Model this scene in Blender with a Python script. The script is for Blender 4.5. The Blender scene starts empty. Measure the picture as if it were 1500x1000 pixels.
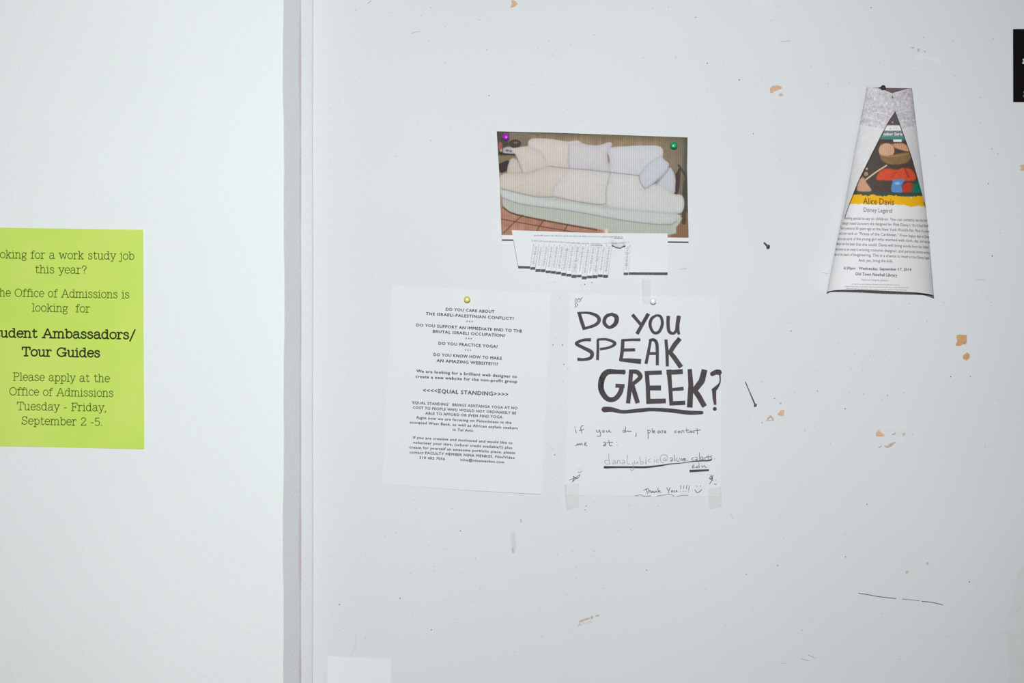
import bpy, math, random
import numpy as np
from mathutils import Vector

# ------------------------------------------------------------------ camera, world, light, exposure
sc = bpy.context.scene
D = 1.60                      # camera to notice wall, metres
S = 0.935e-3                  # metres per photo pixel on the notice wall
STEP = 0.050                   # how far the left wall stands proud

cam_d = bpy.data.cameras.new('camera')
cam = bpy.data.objects.new('camera', cam_d)
sc.collection.objects.link(cam)
cam.location = (0, -D, 0)
cam.rotation_euler = (math.pi / 2, 0, 0)
cam_d.sensor_width = 36
cam_d.lens = 36 * D / (1500 * S)
cam_d.clip_start = 0.02
sc.camera = cam

world = bpy.data.worlds.new('room_light')
sc.world = world
world.use_nodes = True
bg = world.node_tree.nodes['Background']
bg.inputs[0].default_value = (1.0, 0.985, 0.965, 1)
bg.inputs[1].default_value = 0.11

fl = bpy.data.lights.new('flash', 'SPOT')
fl.shadow_soft_size = 0.022
fl.spot_size = math.radians(101.4)
fl.spot_blend = 0.85
fl.energy = 114
fl.color = (0.935, 0.985, 1.03)
fo = bpy.data.objects.new('flash', fl)
sc.collection.objects.link(fo)
fo.location = (0.0, -D - 0.137, 0.18)
fo.rotation_euler = (Vector((-0.10, 0, 0.04)) - Vector(fo.location)).to_track_quat('-Z', 'Y').to_euler()

sc.view_settings.view_transform = 'Standard'
sc.view_settings.look = 'None'
sc.view_settings.gamma = 1
sc.view_settings.exposure = 0
sc.view_settings.use_curve_mapping = False
sc.cycles.use_denoising = False   # keeps the small print crisp
sc.cycles.use_adaptive_sampling = False

# ------------------------------------------------------------------ helpers
def lin(c):
    c = np.asarray(c, float) / 255.0
    return np.where(c <= 0.04045, c / 12.92, ((c + 0.055) / 1.055) ** 2.4)
LIGHT = np.array([0.955, 1.0, 1.025])
def alb(c):
    return np.clip(lin(c) / LIGHT, 0, 0.93)

def PW(px, py, l=0.0, base=0.0):
    d = base + l
    k = (D - d) / D
    return ((px - 750) * S * k, -d, (500 - py) * S * k)

MATS = {}
def mat(name, c, rough=0.7, bump=None, metal=0.0, var=None, spec=0.3, coat=0.0):
    if name in MATS: return MATS[name]
    m = bpy.data.materials.new(name); m.use_nodes = True
    nt = m.node_tree; b = nt.nodes['Principled BSDF']
    a = alb(c)
    b.inputs['Base Color'].default_value = (*a, 1)
    b.inputs['Roughness'].default_value = rough
    b.inputs['Metallic'].default_value = metal
    b.inputs['Specular IOR Level'].default_value = spec
    b.inputs['Coat Weight'].default_value = coat
    tc = nt.nodes.new('ShaderNodeTexCoord')
    if bump:
        n = nt.nodes.new('ShaderNodeTexNoise'); n.inputs['Scale'].default_value = bump[0]
        n.inputs['Detail'].default_value = 5
        nt.links.new(tc.outputs['Object'], n.inputs['Vector'])
        bp = nt.nodes.new('ShaderNodeBump'); bp.inputs['Strength'].default_value = bump[1]
        bp.inputs['Distance'].default_value = bump[2]
        nt.links.new(n.outputs['Fac'], bp.inputs['Height']); nt.links.new(bp.outputs[0], b.inputs['Normal'])
    if var:
        n = nt.nodes.new('ShaderNodeTexNoise'); n.inputs['Scale'].default_value = var[0]
        n.inputs['Detail'].default_value = var[3] if len(var) > 3 else 4
        nt.links.new(tc.outputs['Object'], n.inputs['Vector'])
        r = nt.nodes.new('ShaderNodeValToRGB')
        r.color_ramp.elements[0].position = 0.3; r.color_ramp.elements[1].position = 0.7
        r.color_ramp.elements[0].color = (*alb(var[1]), 1); r.color_ramp.elements[1].color = (*alb(var[2]), 1)
        nt.links.new(n.outputs['Fac'], r.inputs[0]); nt.links.new(r.outputs[0], b.inputs['Base Color'])
    MATS[name] = m
    return m

def print_mat(name):
    m = bpy.data.materials.new(name); m.use_nodes = True
    nt = m.node_tree; b = nt.nodes['Principled BSDF']
    at = nt.nodes.new('ShaderNodeAttribute'); at.attribute_name = 'ink'
    nt.links.new(at.outputs['Color'], b.inputs['Base Color'])
    b.inputs['Roughness'].default_value = 0.6
    b.inputs['Specular IOR Level'].default_value = 0.2
    return m

def tape_mat():
    m = bpy.data.materials.new('clear_tape'); m.use_nodes = True
    nt = m.node_tree; b = nt.nodes['Principled BSDF']; out = nt.nodes['Material Output']
    b.inputs['Base Color'].default_value = (*alb((218, 220, 208)), 1)
    b.inputs['Roughness'].default_value = 0.35
    t = nt.nodes.new('ShaderNodeBsdfTransparent'); mx = nt.nodes.new('ShaderNodeMixShader')
    mx.inputs[0].default_value = 0.16
    nt.links.new(t.outputs[0], mx.inputs[1]); nt.links.new(b.outputs[0], mx.inputs[2])
    nt.links.new(mx.outputs[0], out.inputs['Surface'])
    return m

def link(o, parent=None):
    sc.collection.objects.link(o)
    if parent is not None: o.parent = parent
    return o

def wloc(p):
    v = Vector((0, 0, 0))
    while p is not None:
        v += p.location; p = p.parent
    return v

def obj(name, V, F, m, parent=None, smooth=False, colors=None, solid=None):
    V = np.asarray(V, float)
    if parent is not None: V = V - np.array(wloc(parent))
    me = bpy.data.meshes.new(name)
    me.from_pydata(V.tolist(), [], F)
    me.materials.append(m)
    if smooth: me.polygons.foreach_set('use_smooth', [True] * len(me.polygons))
    if colors is not None:
        a = me.color_attributes.new('ink', 'FLOAT_COLOR', 'POINT')
        c = np.ones((len(V), 4)); c[:, :3] = colors
        a.data.foreach_set('color', c.ravel())
    me.update()
    o = bpy.data.objects.new(name, me)
    if solid:
        md = o.modifiers.new('thickness', 'SOLIDIFY'); md.thickness = solid; md.offset = -1
    return link(o, parent)

def empty(name, loc):
    o = bpy.data.objects.new(name, None); o.location = loc
    o.empty_display_size = 0.02
    return link(o)

def tag(o, label, cat, group=None):
    o['label'] = label; o['category'] = cat
    if group: o['group'] = group
    return o

def grid_faces(nu, nv):
    i = np.arange(nv)[:, None] * (nu + 1) + np.arange(nu)[None, :]
    i = i.ravel()
    return np.stack([i, i + nu + 1, i + nu + 2, i + 1], 1).tolist()

def page(name, top, bottom, left, right, lift, m, parent, nu=24, nv=24, base=0.0, colorf=None, solid=0.00012):
    """sheet between edge curves; top/bottom give y(x), left/right give x(y)"""
    V = []; PX = []
    u = np.linspace(0, 1, nu + 1); v = np.linspace(0, 1, nv + 1)
    UU, VV = np.meshgrid(u, v)
    # Iterate the meeting of the edges
    y0 = np.full_like(UU, float(top(0.5))); y1 = np.full_like(UU, float(bottom(0.5)))
    y0 = top(UU); y1 = bottom(UU)
    Y = y0 + (y1 - y0) * VV
    X = left(Y) + (right(Y) - left(Y)) * UU
    L = lift(X, Y, UU, VV)
    k = (D - base - L) / D
    V = np.stack([(X - 750) * S * k, -(base + L), (500 - Y) * S * k], -1).reshape(-1, 3)
    cols = alb(colorf(X.ravel(), Y.ravel())) if colorf else None
    F = grid_faces(nu, nv)
    if solid:
        n0 = len(V); G3 = V.reshape(nv + 1, nu + 1, 3)
        # back: a coarser copy; rim: its own vertices so the front keeps clean normals
        si = sorted(set(np.linspace(0, nu, min(nu, 24) + 1).round().astype(int))); sj = sorted(set(np.linspace(0, nv, min(nv, 24) + 1).round().astype(int)))
        B = G3[np.ix_(sj, si)].reshape(-1, 3) + np.array([0, solid, 0])
        F += [[n0 + a for a in f[::-1]] for f in grid_faces(len(si) - 1, len(sj) - 1)]
        n1_ = n0 + len(B)
        ring = [(0, i) for i in range(nu)] + [(j, nu) for j in range(nv)] + [(nv, i) for i in range(nu, 0, -1)] + [(j, 0) for j in range(nv, 0, -1)]
        R0 = np.array([G3[a, b] for a, b in ring]); m_ = len(ring)
        F += [[n1_ + a, n1_ + (a + 1) % m_, n1_ + m_ + (a + 1) % m_, n1_ + m_ + a] for a in range(m_)]
        V = np.concatenate([V, B, R0, R0 + np.array([0, solid, 0])])
        if cols is not None:
            C2 = cols.reshape(nv + 1, nu + 1, 3)
            wcol = np.tile(alb((210, 210, 212)), (len(B), 1)); rc = np.array([C2[a, b] for a, b in ring])
            cols = np.concatenate([cols, wcol, rc, rc])
    return obj(name, V, F, m, parent, smooth=True, colors=cols)

def lin1(a, b):   # value running from a to b over u in 0..1
    return lambda t: a + (b - a) * t
def edge(pts):    # x as function of y through points (y, x)
    ys = [p[0] for p in pts]; xs = [p[1] for p in pts]
    return lambda y: np.interp(y, ys, xs)

# ribbons -----------------------------------------------------------
def smooth_pts(P, n=5):
    P = [np.array(p, float) for p in P]
    if len(P) < 3: return P
    out = []
    Q = [2 * P[0] - P[1]] + P + [2 * P[-1] - P[-2]]
    for i in range(1, len(Q) - 2):
        p0, p1, p2, p3 = Q[i - 1], Q[i], Q[i + 1], Q[i + 2]
        for j in range(n):
            t = j / n
            out.append(0.5 * ((2 * p1) + (-p0 + p2) * t + (2 * p0 - 5 * p1 + 4 * p2 - p3) * t * t + (-p0 + 3 * p1 - 3 * p2 + p3) * t ** 3))
    out.append(P[-1])
    return out

class Ink:
    """flat shapes in photo pixels, laid on a sheet"""
    def __init__(self): self.V = []; self.F = []; self.Z = []
    def poly(self, pts):
        b = len(self.V); self.V += [(p[0], p[1]) for p in pts]; self.Z += [(len(self.F) % 40) * 2e-6] * len(pts); self.F.append(list(range(b, b + len(pts))))   # each stroke a hair above the last
    def disc(self, x, y, r, n=8, ry=None):
        ry = ry or r
        self.poly([(x + r * math.cos(2 * math.pi * i / n), y - ry * math.sin(2 * math.pi * i / n)) for i in range(n)])
    def ribbon(self, P, w, smooth=False, caps=True):
        """P: (x, y) or (x, y, w)"""
        P = [tuple(p) if len(p) == 3 else (p[0], p[1], w) for p in P]
        if smooth: P = [tuple(p) for p in smooth_pts(P)]
        n = len(P)
        for i in range(n - 1):
            x0, y0, w0 = P[i]; x1, y1, w1 = P[i + 1]
            dx, dy = x1 - x0, y1 - y0; L = math.hypot(dx, dy)
            if L < 1e-6: continue
            nx, ny = -dy / L, dx / L
            self.poly([(x0 - nx * w0 / 2, y0 - ny * w0 / 2), (x0 + nx * w0 / 2, y0 + ny * w0 / 2),
                       (x1 + nx * w1 / 2, y1 + ny * w1 / 2), (x1 - nx * w1 / 2, y1 - ny * w1 / 2)])
        rng = range(n) if caps else range(1, n - 1)
        for i in rng: self.disc(P[i][0], P[i][1], P[i][2] / 2)
    def build(self, name, m, parent, liftf, base=0.0, eps=0.0003):
        F = []
        A = np.array(self.V)
        for f in self.F:   # all faces turned to the viewer
            p = A[f]; a = np.sum(p[:, 0] * np.roll(p[:, 1], -1) - np.roll(p[:, 0], -1) * p[:, 1])
            F.append(f if a < 0 else f[::-1])
        L = liftf(A[:, 0], A[:, 1]) + eps + np.array(self.Z)
        k = (D - base - L) / D
        V = np.stack([(A[:, 0] - 750) * S * k, -(base + L), (500 - A[:, 1]) * S * k], -1)
        return obj(name, V, F, m, parent)

# type set with the built-in face ------------------------------------
_cache = {}
def type_mesh(txt, bold, spacing=1.0):
    key = (txt, bold, spacing)
    if key in _cache: return _cache[key]
    cu = bpy.data.curves.new('type', 'FONT'); cu.body = txt; cu.size = 1
    cu.resolution_u = 2; cu.space_character = spacing
    o = bpy.data.objects.new('type', cu); sc.collection.objects.link(o)
    dg = bpy.context.evaluated_depsgraph_get()
    me = o.evaluated_get(dg).to_mesh()
    V = np.array([v.co[:2] for v in me.vertices]); F = [list(p.vertices) for p in me.polygons]
    o.evaluated_get(dg).to_mesh_clear()
    bpy.data.objects.remove(o); bpy.data.curves.remove(cu)
    if bold:   # heavier strokes: the same outlines struck again slightly offset
        n = len(V); V0, F0 = V, F
        V = np.concatenate([V0 + np.array(d) * bold for d in ((-1, 0), (1, 0), (0, .8), (0, -.8), (-.3, .5), (.3, -.5))])
        F = [[i + n * q for i in f] for q in range(6) for f in F0]
    _cache[key] = (V, F)
    return V, F
CAP = float(np.max(type_mesh('H', 0.0)[0][:, 1]))

def type_line(txt, x0, y0, x1, y1, cap, m, parent, liftf, base=0.0, bold=0.0, spacing=1.0, ymid=None, warp=0.0, name='text_line', eps=0.0003):
    V, F = type_mesh(txt, bold, spacing)
    a, b = V[:, 0].min(), V[:, 0].max()
    s = (V[:, 0] - a) / (b - a)
    if warp: s = 0.5 + 0.5 * np.sin((s - 0.5) * 2 * warp) / math.sin(warp)
    h = V[:, 1] / CAP * cap
    x = x0 + (x1 - x0) * s
    ym = (y0 + y1) / 2 if ymid is None else ymid
    yb = y0 * (1 - s) * (1 - 2 * s) + 4 * ym * s * (1 - s) + y1 * s * (2 * s - 1)
    sl = (y1 - y0) / (x1 - x0)
    ik = Ink(); ik.V = list(zip(x + h * sl, yb - h)); ik.F = F
    nb = 6 if bold else 1; ik.Z = np.repeat(np.arange(nb) * 3e-6, len(V) // nb)
    return ik.build(name, m, parent, liftf, base, eps)

# typewriter face drawn as strokes: baseline 0, x-height 10, ascender 13.4 ---------------
def el(cx, cy, rx, ry, a0=0, a1=360, n=14):
    return ('L', [(cx + rx * math.cos(math.radians(a0 + (a1 - a0) * i / n)), cy + ry * math.sin(math.radians(a0 + (a1 - a0) * i / n))) for i in range(n + 1)])
AS = 13.4
def Ls(*p): return ('L', list(p))
def Cs(*p): return ('C', list(p))
def Dt(x, y, r=1.0): return ('D', (x, y, r))
G = {
 'a': (10.2, [Cs((1.5, 8), (3, 9.7), (5, 10), (7, 9), (7.5, 7)), Ls((7.5, 7), (7.5, 1.4), (8.3, 0.2), (9.8, 0.3)), Cs((7.5, 5.7), (4, 5.6), (1.4, 4.3), (1.2, 2), (3, 0), (5.5, .4), (7.5, 2.4)), Dt(1.8, 8)]),
 'b': (10, [Ls((.3, AS), (2, AS), (2, 0)), el(5.4, 5, 3.6, 5)]),
 'c': (9, [el(5, 5, 4, 5, 38, 318), Dt(7.6, 7.6, .9)]),
 'd': (10.6, [Ls((5.8, AS), (7.9, AS), (7.9, 0), (9.9, 0)), el(4.4, 5, 3.5, 5)]),
 'e': (9.4, [Ls((1.1, 5.3), (8.6, 5.3)), el(4.9, 5, 3.9, 5, 4, 320)]),
 'f': (7, [Cs((7, 12), (6.2, 13.3), (4.6, 13.2), (3.3, 11.8), (3.1, 9.5)), Ls((3.1, 10), (3.1, 0)), Ls((.8, 9.8), (6, 9.8)), Ls((.8, 0), (5.6, 0))]),
 'g': (9.2, [el(4.3, 6.6, 3.1, 3.3), Cs((2.2, 4), (1.2, 2.4), (2.6, 1.2), (6.6, .9), (8, -1.2), (6.5, -3.4), (3, -3.6), (1, -2.2), (1.6, -.2), (2.8, 1.1)), Ls((6.6, 8.8), (9, 9.6))]),
 'h': (10.8, [Ls((.3, AS), (2.3, AS), (2.3, 0)), Cs((2.3, 7), (4, 9.5), (6.5, 9.8), (8, 8), (8.2, 6)), Ls((8.2, 6), (8.2, 0)), Ls((.3, 0), (4.2, 0)), Ls((6.6, 0), (10, 0))]),
 'i': (5.4, [Ls((.6, 9.8), (2.7, 9.8), (2.7, 0)), Ls((.5, 0), (4.8, 0)), Dt(2.4, 12.8)]),
 'j': (5, [Ls((.6, 9.8), (2.9, 9.8), (2.9, -1.5)), Cs((2.9, -1.5), (2, -3.6), (-.2, -3.6), (-1, -2.4)), Dt(2.6, 12.8)]),
 'k': (10.2, [Ls((.3, AS), (2.3, AS), (2.3, 0)), Ls((7.8, 9.8), (2.3, 3.8)), Ls((4.3, 6), (8, 0)), Ls((6, 9.8), (9.2, 9.8)), Ls((6.4, 0), (9.8, 0)), Ls((.3, 0), (4, 0))]),
 'l': (5.2, [Ls((.4, AS), (2.6, AS), (2.6, 0)), Ls((.5, 0), (4.8, 0))]),
 'm': (16, [Ls((.3, 9.8), (2.3, 9.8), (2.3, 0)), Cs((2.3, 7), (3.8, 9.4), (5.8, 9.8), (7.4, 8.2), (7.6, 6)), Ls((7.6, 6), (7.6, 0)), Cs((7.6, 7), (9.2, 9.4), (11.4, 9.8), (13, 8.2), (13.2, 6)), Ls((13.2, 6), (13.2, 0)), Ls((.3, 0), (4, 0)), Ls((6.2, 0), (9.2, 0)), Ls((11.8, 0), (15, 0))]),
 'n': (10.8, [Ls((.3, 9.8), (2.3, 9.8), (2.3, 0)), Cs((2.3, 7), (4, 9.5), (6.5, 9.8), (8, 8), (8.2, 6)), Ls((8.2, 6), (8.2, 0)), Ls((.3, 0), (4.2, 0)), Ls((6.6, 0), (10, 0))]),
 'o': (9.8, [el(4.9, 5, 4, 5)]),
 'p': (10.2, [Ls((.3, 9.8), (2.2, 9.8), (2.2, -3.8)), Ls((.3, -3.8), (4.2, -3.8)), el(5.6, 5, 3.5, 5)]),
 'r': (8, [Ls((.3, 9.8), (2.4, 9.8), (2.4, 0)), Cs((2.4, 6.5), (3.7, 9), (5.4, 9.9), (7, 9.2)), Dt(7, 8.8, .9), Ls((.3, 0), (5, 0))]),
 's': (8.6, [Cs((7, 7.6), (6, 9.6), (4.2, 10), (2, 9.2), (1.6, 7.3), (4, 5.5), (6.6, 4.4), (7.3, 2.4), (5.8, .3), (3.6, 0), (1.6, 1), (1.2, 2.8))]),
 't': (7.6, [Ls((3, 12.6), (3, 2.5)), Cs((3, 2.5), (3.6, .4), (5.4, 0), (7, 1.6)), Ls((.9, 9.8), (6.3, 9.8))]),
 'u': (10.6, [Ls((.3, 9.8), (2.2, 9.8), (2.2, 3)), Cs((2.2, 3), (2.8, .6), (4.8, 0), (6.8, 1), (8, 3)), Ls((6.2, 9.8), (8, 9.8), (8, 0), (10, 0))]),
 'w': (14.4, [Ls((1.6, 9.8), (4.3, 0), (7.2, 9.4), (10, 0), (12.8, 9.8)), Ls((0, 9.8), (3.4, 9.8)), Ls((11, 9.8), (14.2, 9.8))]),
 'y': (10, [Ls((1.6, 9.8), (5.2, 0)), Ls((8.6, 9.8), (4.6, -1.8)), Cs((4.6, -1.8), (3.2, -3.6), (1.4, -3.2)), Ls((0, 9.8), (3.4, 9.8)), Ls((6.8, 9.8), (10, 9.8))]),
 'A': (14, [Ls((1.8, 0), (6.6, AS), (7.3, AS), (12.2, 0)), Ls((3.6, 4.8), (10.2, 4.8)), Ls((0, 0), (3.9, 0)), Ls((10, 0), (13.9, 0))]),
 'F': (11, [Ls((2.8, AS), (2.8, 0)), Ls((.6, AS), (10, AS), (10, 10.4)), Ls((2.8, 7), (7.4, 7)), Ls((7.4, 5.4), (7.4, 8.6)), Ls((.6, 0), (5.2, 0))]),
 'G': (14.4, [el(6.9, 6.7, 5.8, 6.7, 42, 340), Ls((8.4, 5.8), (13.8, 5.8)), Ls((12.2, 5.8), (12.2, 0.6)), Ls((11.6, 9.6), (11.6, 13.2))]),
 'L': (10.6, [Ls((.6, AS), (5.2, AS)), Ls((2.8, AS), (2.8, 0)), Ls((.6, 0), (10, 0), (10, 3.6))]),
 'O': (13.4, [el(6.6, 6.7, 5.8, 6.7, n=18)]),
 'P': (11.4, [Ls((2.8, AS), (2.8, 0)), Ls((.6, 0), (5.2, 0)), Ls((.6, AS), (6.4, AS)), Cs((6.4, AS), (9.6, 12.4), (10.4, 9.9), (9.4, 7.4), (6.4, 6.4)), Ls((6.4, 6.4), (2.8, 6.4))]),
 'S': (11, [Cs((9, 10.2), (8, 12.8), (5.2, 13.4), (2.4, 12.4), (1.6, 10), (3, 7.8), (6.8, 6.4), (9.4, 4.4), (9, 1.6), (6, 0), (3, .6), (1.4, 3.4)), Ls((9.2, 9.6), (9.2, 13.2)), Ls((1.3, .2), (1.3, 4))]),
 'T': (12, [Ls((6, AS), (6, 0)), Ls((.9, 9.8), (.9, AS), (11.1, AS), (11.1, 9.8)), Ls((3.6, 0), (8.4, 0))]),
 '2': (10, [Cs((1.4, 10), (2.4, 12.6), (5, 13.4), (7.8, 12), (8, 9.2), (5.4, 5.4), (1.2, .6)), Ls((1.2, 0.2), (8.8, 0.2), (8.8, 2.4))]),
 '5': (10, [Ls((8, 13.2), (2.4, 13.2), (1.8, 7.2)), Cs((1.8, 7.2), (4.6, 8.4), (7.6, 7.4), (8.6, 4.4), (7.2, 1), (4, 0), (1.4, 1.6))]),
 '-': (6.4, [Ls((1, 4.8), (5.2, 4.8))]), ',': (4.8, [Dt(2.2, .6), Ls((2.6, .4), (1.4, -2.4))]), '.': (4.6, [Dt(2.2, .7, 1.1)]),
 '/': (8, [Ls((.8, -3.4), (7.2, 14.4))]), '?': (9.4, [Cs((1.4, 9.8), (2.4, 12.6), (5, 13.4), (7.8, 12), (7.8, 9), (5.2, 7), (4.7, 4)), Dt(4.7, .9, 1.2)]),
 ' ': (6.2, []),
}
def slab_line(txt, x0, y0, x1, y1, unit, w, m, parent, liftf, base, name='text_line'):
    total = sum(G[c][0] for c in txt)
    k = (x1 - x0) / total
    sl = (y1 - y0) / (x1 - x0)
    ik = Ink(); pen = 0
    def T(p):
        X = (pen + p[0]) * k; h = p[1] * unit
        return (x0 + X + h * sl, y0 + X * sl - h)
    for c in txt:
        for kind, d in G[c][1]:
            if kind == 'D':
                q = T(d); ik.disc(q[0], q[1], max(w * .62, d[2] * unit * .8) * 1.0, 8)
            else:
                P = [T(p) for p in d]
                ik.ribbon(P, w, smooth=(kind == 'C'))
        pen += G[c][0]
    return ik.build(name, m, parent, liftf, base)

# ------------------------------------------------------------------ materials
wall_r = mat('notice_wall_paint', (214, 219, 221), 0.62, bump=(160, 0.06, 0.0003), var=(3.0, (212, 217, 219), (216, 221, 223)), spec=0.25)
wall_l = mat('left_wall_paint', (229, 236, 235), 0.6, bump=(140, 0.35, 0.0014), var=(4.0, (228, 235, 234), (231, 238, 237)), spec=0.25)
paper = mat('white_paper', (220, 225, 227), 0.75, bump=(60, 0.06, 0.0006), spec=0.2)
caulk = mat('caulk', (206, 200, 198), 0.8)
trim_m = mat('trim_paint', (206, 211, 213), 0.6, bump=(90, 0.12, 0.0004), var=(14.0, (205, 209, 210), (207, 212, 215)))
green_m = mat('lime_paper', (196, 226, 95), 0.7, bump=(40, 0.06, 0.001), var=(9.0, (192, 225, 92), (206, 229, 112)), spec=0.2)
ink_green = mat('olive_ink', (52, 78, 8), 0.8)
ink_green_bold = mat('dark_green_ink', (30, 44, 6), 0.8)
ink = mat('grey_ink', (84, 76, 80), 0.8)
ink_small = mat('soft_grey_ink', (96, 88, 92), 0.8)
marker = mat('black_marker', (66, 58, 60), 0.65, var=(60, (60, 53, 55), (76, 69, 71)))
pen = mat('grey_pen', (104, 96, 102), 0.8)
pen_faint = mat('faint_pen', (150, 142, 160), 0.8)
floor_m = mat('floor_vinyl', (150, 146, 140), 0.5, bump=(30, .1, .001), var=(8, (144, 140, 134), (158, 154, 148)))
chip_m = mat('bare_plaster', (212, 178, 146), 0.9, bump=(400, .5, .0005), var=(160, (203, 166, 132), (218, 186, 158)))
chip_d = mat('bare_wood', (203, 162, 120), 0.9, bump=(400, .5, .0005), var=(220, (190, 150, 110), (212, 168, 124)))
chip_g = mat('worn_paint', (192, 176, 162), 0.9, var=(200, (176, 158, 144), (208, 194, 182)))
scuff_w = mat('pale_scuff', (219, 222, 222), 0.8)
scuff_b = mat('beige_scuff', (208, 208, 204), 0.8)
hole_m = mat('pinhole_dark', (158, 160, 164), 0.9)
hole_d = mat('pinhole_deep', (110, 106, 112), 0.9)
scratch_m = mat('scratch_dark', (112, 98, 104), 0.9)
black_m = mat('black_poster', (16, 10, 10), 0.7, spec=0.1)
steel = mat('dark_steel', (96, 92, 94), 0.35, metal=0.6, spec=0.5)

zero = lambda x, y: np.zeros_like(np.asarray(x, float))

# ------------------------------------------------------------------ structure
ZT, ZB = 1.15, -1.45
def slab(name, x0, x1, y0, y1, z0, z1, m, **kw):
    V = [(x, y, z) for x in (x0, x1) for y in (y0, y1) for z in (z0, z1)]
    F = [[0, 1, 3, 2], [4, 6, 7, 5], [0, 4, 5, 1], [2, 3, 7, 6], [0, 2, 6, 4], [1, 5, 7, 3]]
    o = obj(name, V, F, m, **kw); return o
wr = slab('wall_right', -0.36, 2.2, 0.0, 0.12, ZB, ZT, wall_r); wr['kind'] = 'structure'

# left wall: a slightly wavy plastered edge where it stops proud of the notice wall
rows = 150
xe = lambda z: -334 * S * (D - STEP) / D + 0.0008 * math.sin(z * 9 + 1) + 0.0005 * math.sin(z * 31) + 0.0002 * math.sin(z * 90)
V = []; F = []
prof = [(-1.9, 0.0), (-0.9, 0.0), (-0.003, 0.0), (-0.0012, 0.0004), (-0.0003, 0.0014), (0.0, 0.003), (309, STEP), (-0.06, STEP + 0.1), (-1.9, STEP + 0.1)]
npf = len(prof)
for i in range(rows + 1):
    z = ZB + (ZT - ZB) * i / rows
    for (dx, dy) in prof:
        x = (xe(z) + dx) if dx > -0.5 else dx
        if dx == 309: x = -309 * S + (xe(z) - xe(0)) * .3
        if dy == 0.003: x = xe(z) + 0.0002
        if dx == -0.06: x = xe(z) - 0.06
        V.append((x, -STEP + dy, z))
for i in range(rows):
    for j in range(npf - 1):
        a = i * npf + j
        F.append([a, a + 1, a + npf + 1, a + npf])
F.append(list(range(npf))[::-1]); F.append([rows * npf + j for j in range(npf)])
wl = obj('wall_left', V, F, wall_l); wl['kind'] = 'structure'
wl.data.materials.append(mat('reveal_paint', (232, 238, 242), 0.7, bump=(140, 0.3, 0.001)))
for i in range(rows): wl.data.polygons[i * (npf - 1) + 5].material_index = 1

fl_o = slab('floor', -1.9, 2.2, -2.6, 0.12, ZB - 0.05, ZB, floor_m); fl_o['kind'] = 'structure'

# narrow strip and caulk bead beside the step
V = []; F = []; rows = 120
prof = [(441.2, 0.0), (441.2, 0.0012), (442.2, 0.0017), (457.2, 0.0015), (458.2, 0.0007), (458.6, 0.0)]
for i in range(rows + 1):
    z = ZB + (ZT - ZB) * i / rows
    for j, (px, l) in enumerate(prof):
        w = 0.00025 * math.sin(z * 23 + j) if j < 2 else 0.0002 * math.sin(z * 17)
        V.append(((px - 750) * S + w, -l, z))
n = len(prof)
F = [[i * n + j, i * n + j + 1, (i + 1) * n + j + 1, (i + 1) * n + j] for i in range(rows) for j in range(n - 1)]
F = [f[::-1] for f in F] if False else F
t1 = obj('trim_1', V, F, trim_m, smooth=False); t1['kind'] = 'structure'
V = []
prof = [(xe, 0.0045), (None, 0.0028), (None, 0.0)]
rows = 220
for i in range(rows + 1):
    z = ZB + (ZT - ZB) * i / rows
    w = 0.0005 * math.sin(z * 37) + 0.0003 * math.sin(z * 101 + 2)
    x0 = xe(z); x1 = (441.4 - 750) * S
    V += [(-309.9 * S - 0.0012, -0.005 - w, z), (-309.3 * S + w * .5, -0.0022, z), (x1, -0.0010, z)]
F = [[i * 3 + j, i * 3 + j + 1, (i + 1) * 3 + j + 1, (i + 1) * 3 + j] for i in range(rows) for j in range(2)]
cb = obj('caulk_bead', V, F, caulk, parent=None); cb.name = 'trim_2'; cb['kind'] = 'structure'

# wear on the notice wall: parts of the wall
def patch(polys, m, parent=wr, name='paint_chip', origin=(0, 0), sc_=1.0, lift=0.00015, base=0.0):
    for P in polys:
        ik = Ink()
        q = [(origin[0] + x / sc_, origin[1] + y / sc_) for x, y in P]
        # roughen the outline a little
        rr = random.Random(int(q[0][0] * 7 + q[0][1]))
        out = []
        for i, p in enumerate(q):
            nx = q[(i + 1) % len(q)]
            out.append(p)
            out.append(((p[0] + nx[0]) / 2 + rr.uniform(-.35, .35), (p[1] + nx[1]) / 2 + rr.uniform(-.35, .35)))
        ik.poly(out)
        ik.build(name, m, parent, zero, base, eps=lift)
patch([[(725, 430), (760, 400), (800, 370), (840, 385), (880, 370), (920, 390), (965, 400), (980, 430), (950, 460), (870, 490), (810, 510), (780, 545), (730, 545), (715, 480)]], chip_m, origin=(1080, 100), sc_=15)
patch([[(905, 590), (960, 540), (1015, 580), (965, 635)]], chip_g, origin=(1080, 100), sc_=15)
patch([[(300, 300), (370, 280), (420, 290), (520, 290), (515, 360), (520, 430), (495, 490), (430, 490), (395, 520), (290, 520), (285, 480), (320, 420), (300, 350)],
       [(520, 655), (575, 690), (580, 760), (545, 810), (500, 825), (440, 790), (430, 740), (470, 690)]], chip_d, origin=(1380, 470), sc_=14.28)
patch([[(320, 510), (350, 460), (400, 395), (410, 450), (460, 490), (505, 520), (500, 560), (340, 560)]], chip_m, origin=(1260, 600), sc_=14.29)
patch([[(650, 520), (700, 490), (740, 470), (745, 510), (700, 530)], [(870, 510), (910, 480), (955, 490), (950, 520), (890, 555)],
       [(380, 790), (440, 740), (450, 770), (410, 800)],
       [(505, 740), (560, 750), (620, 710), (700, 675), (755, 685), (700, 720), (640, 770), (580, 800), (530, 790)]], chip_g, origin=(1260, 600), sc_=14.29)
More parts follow.
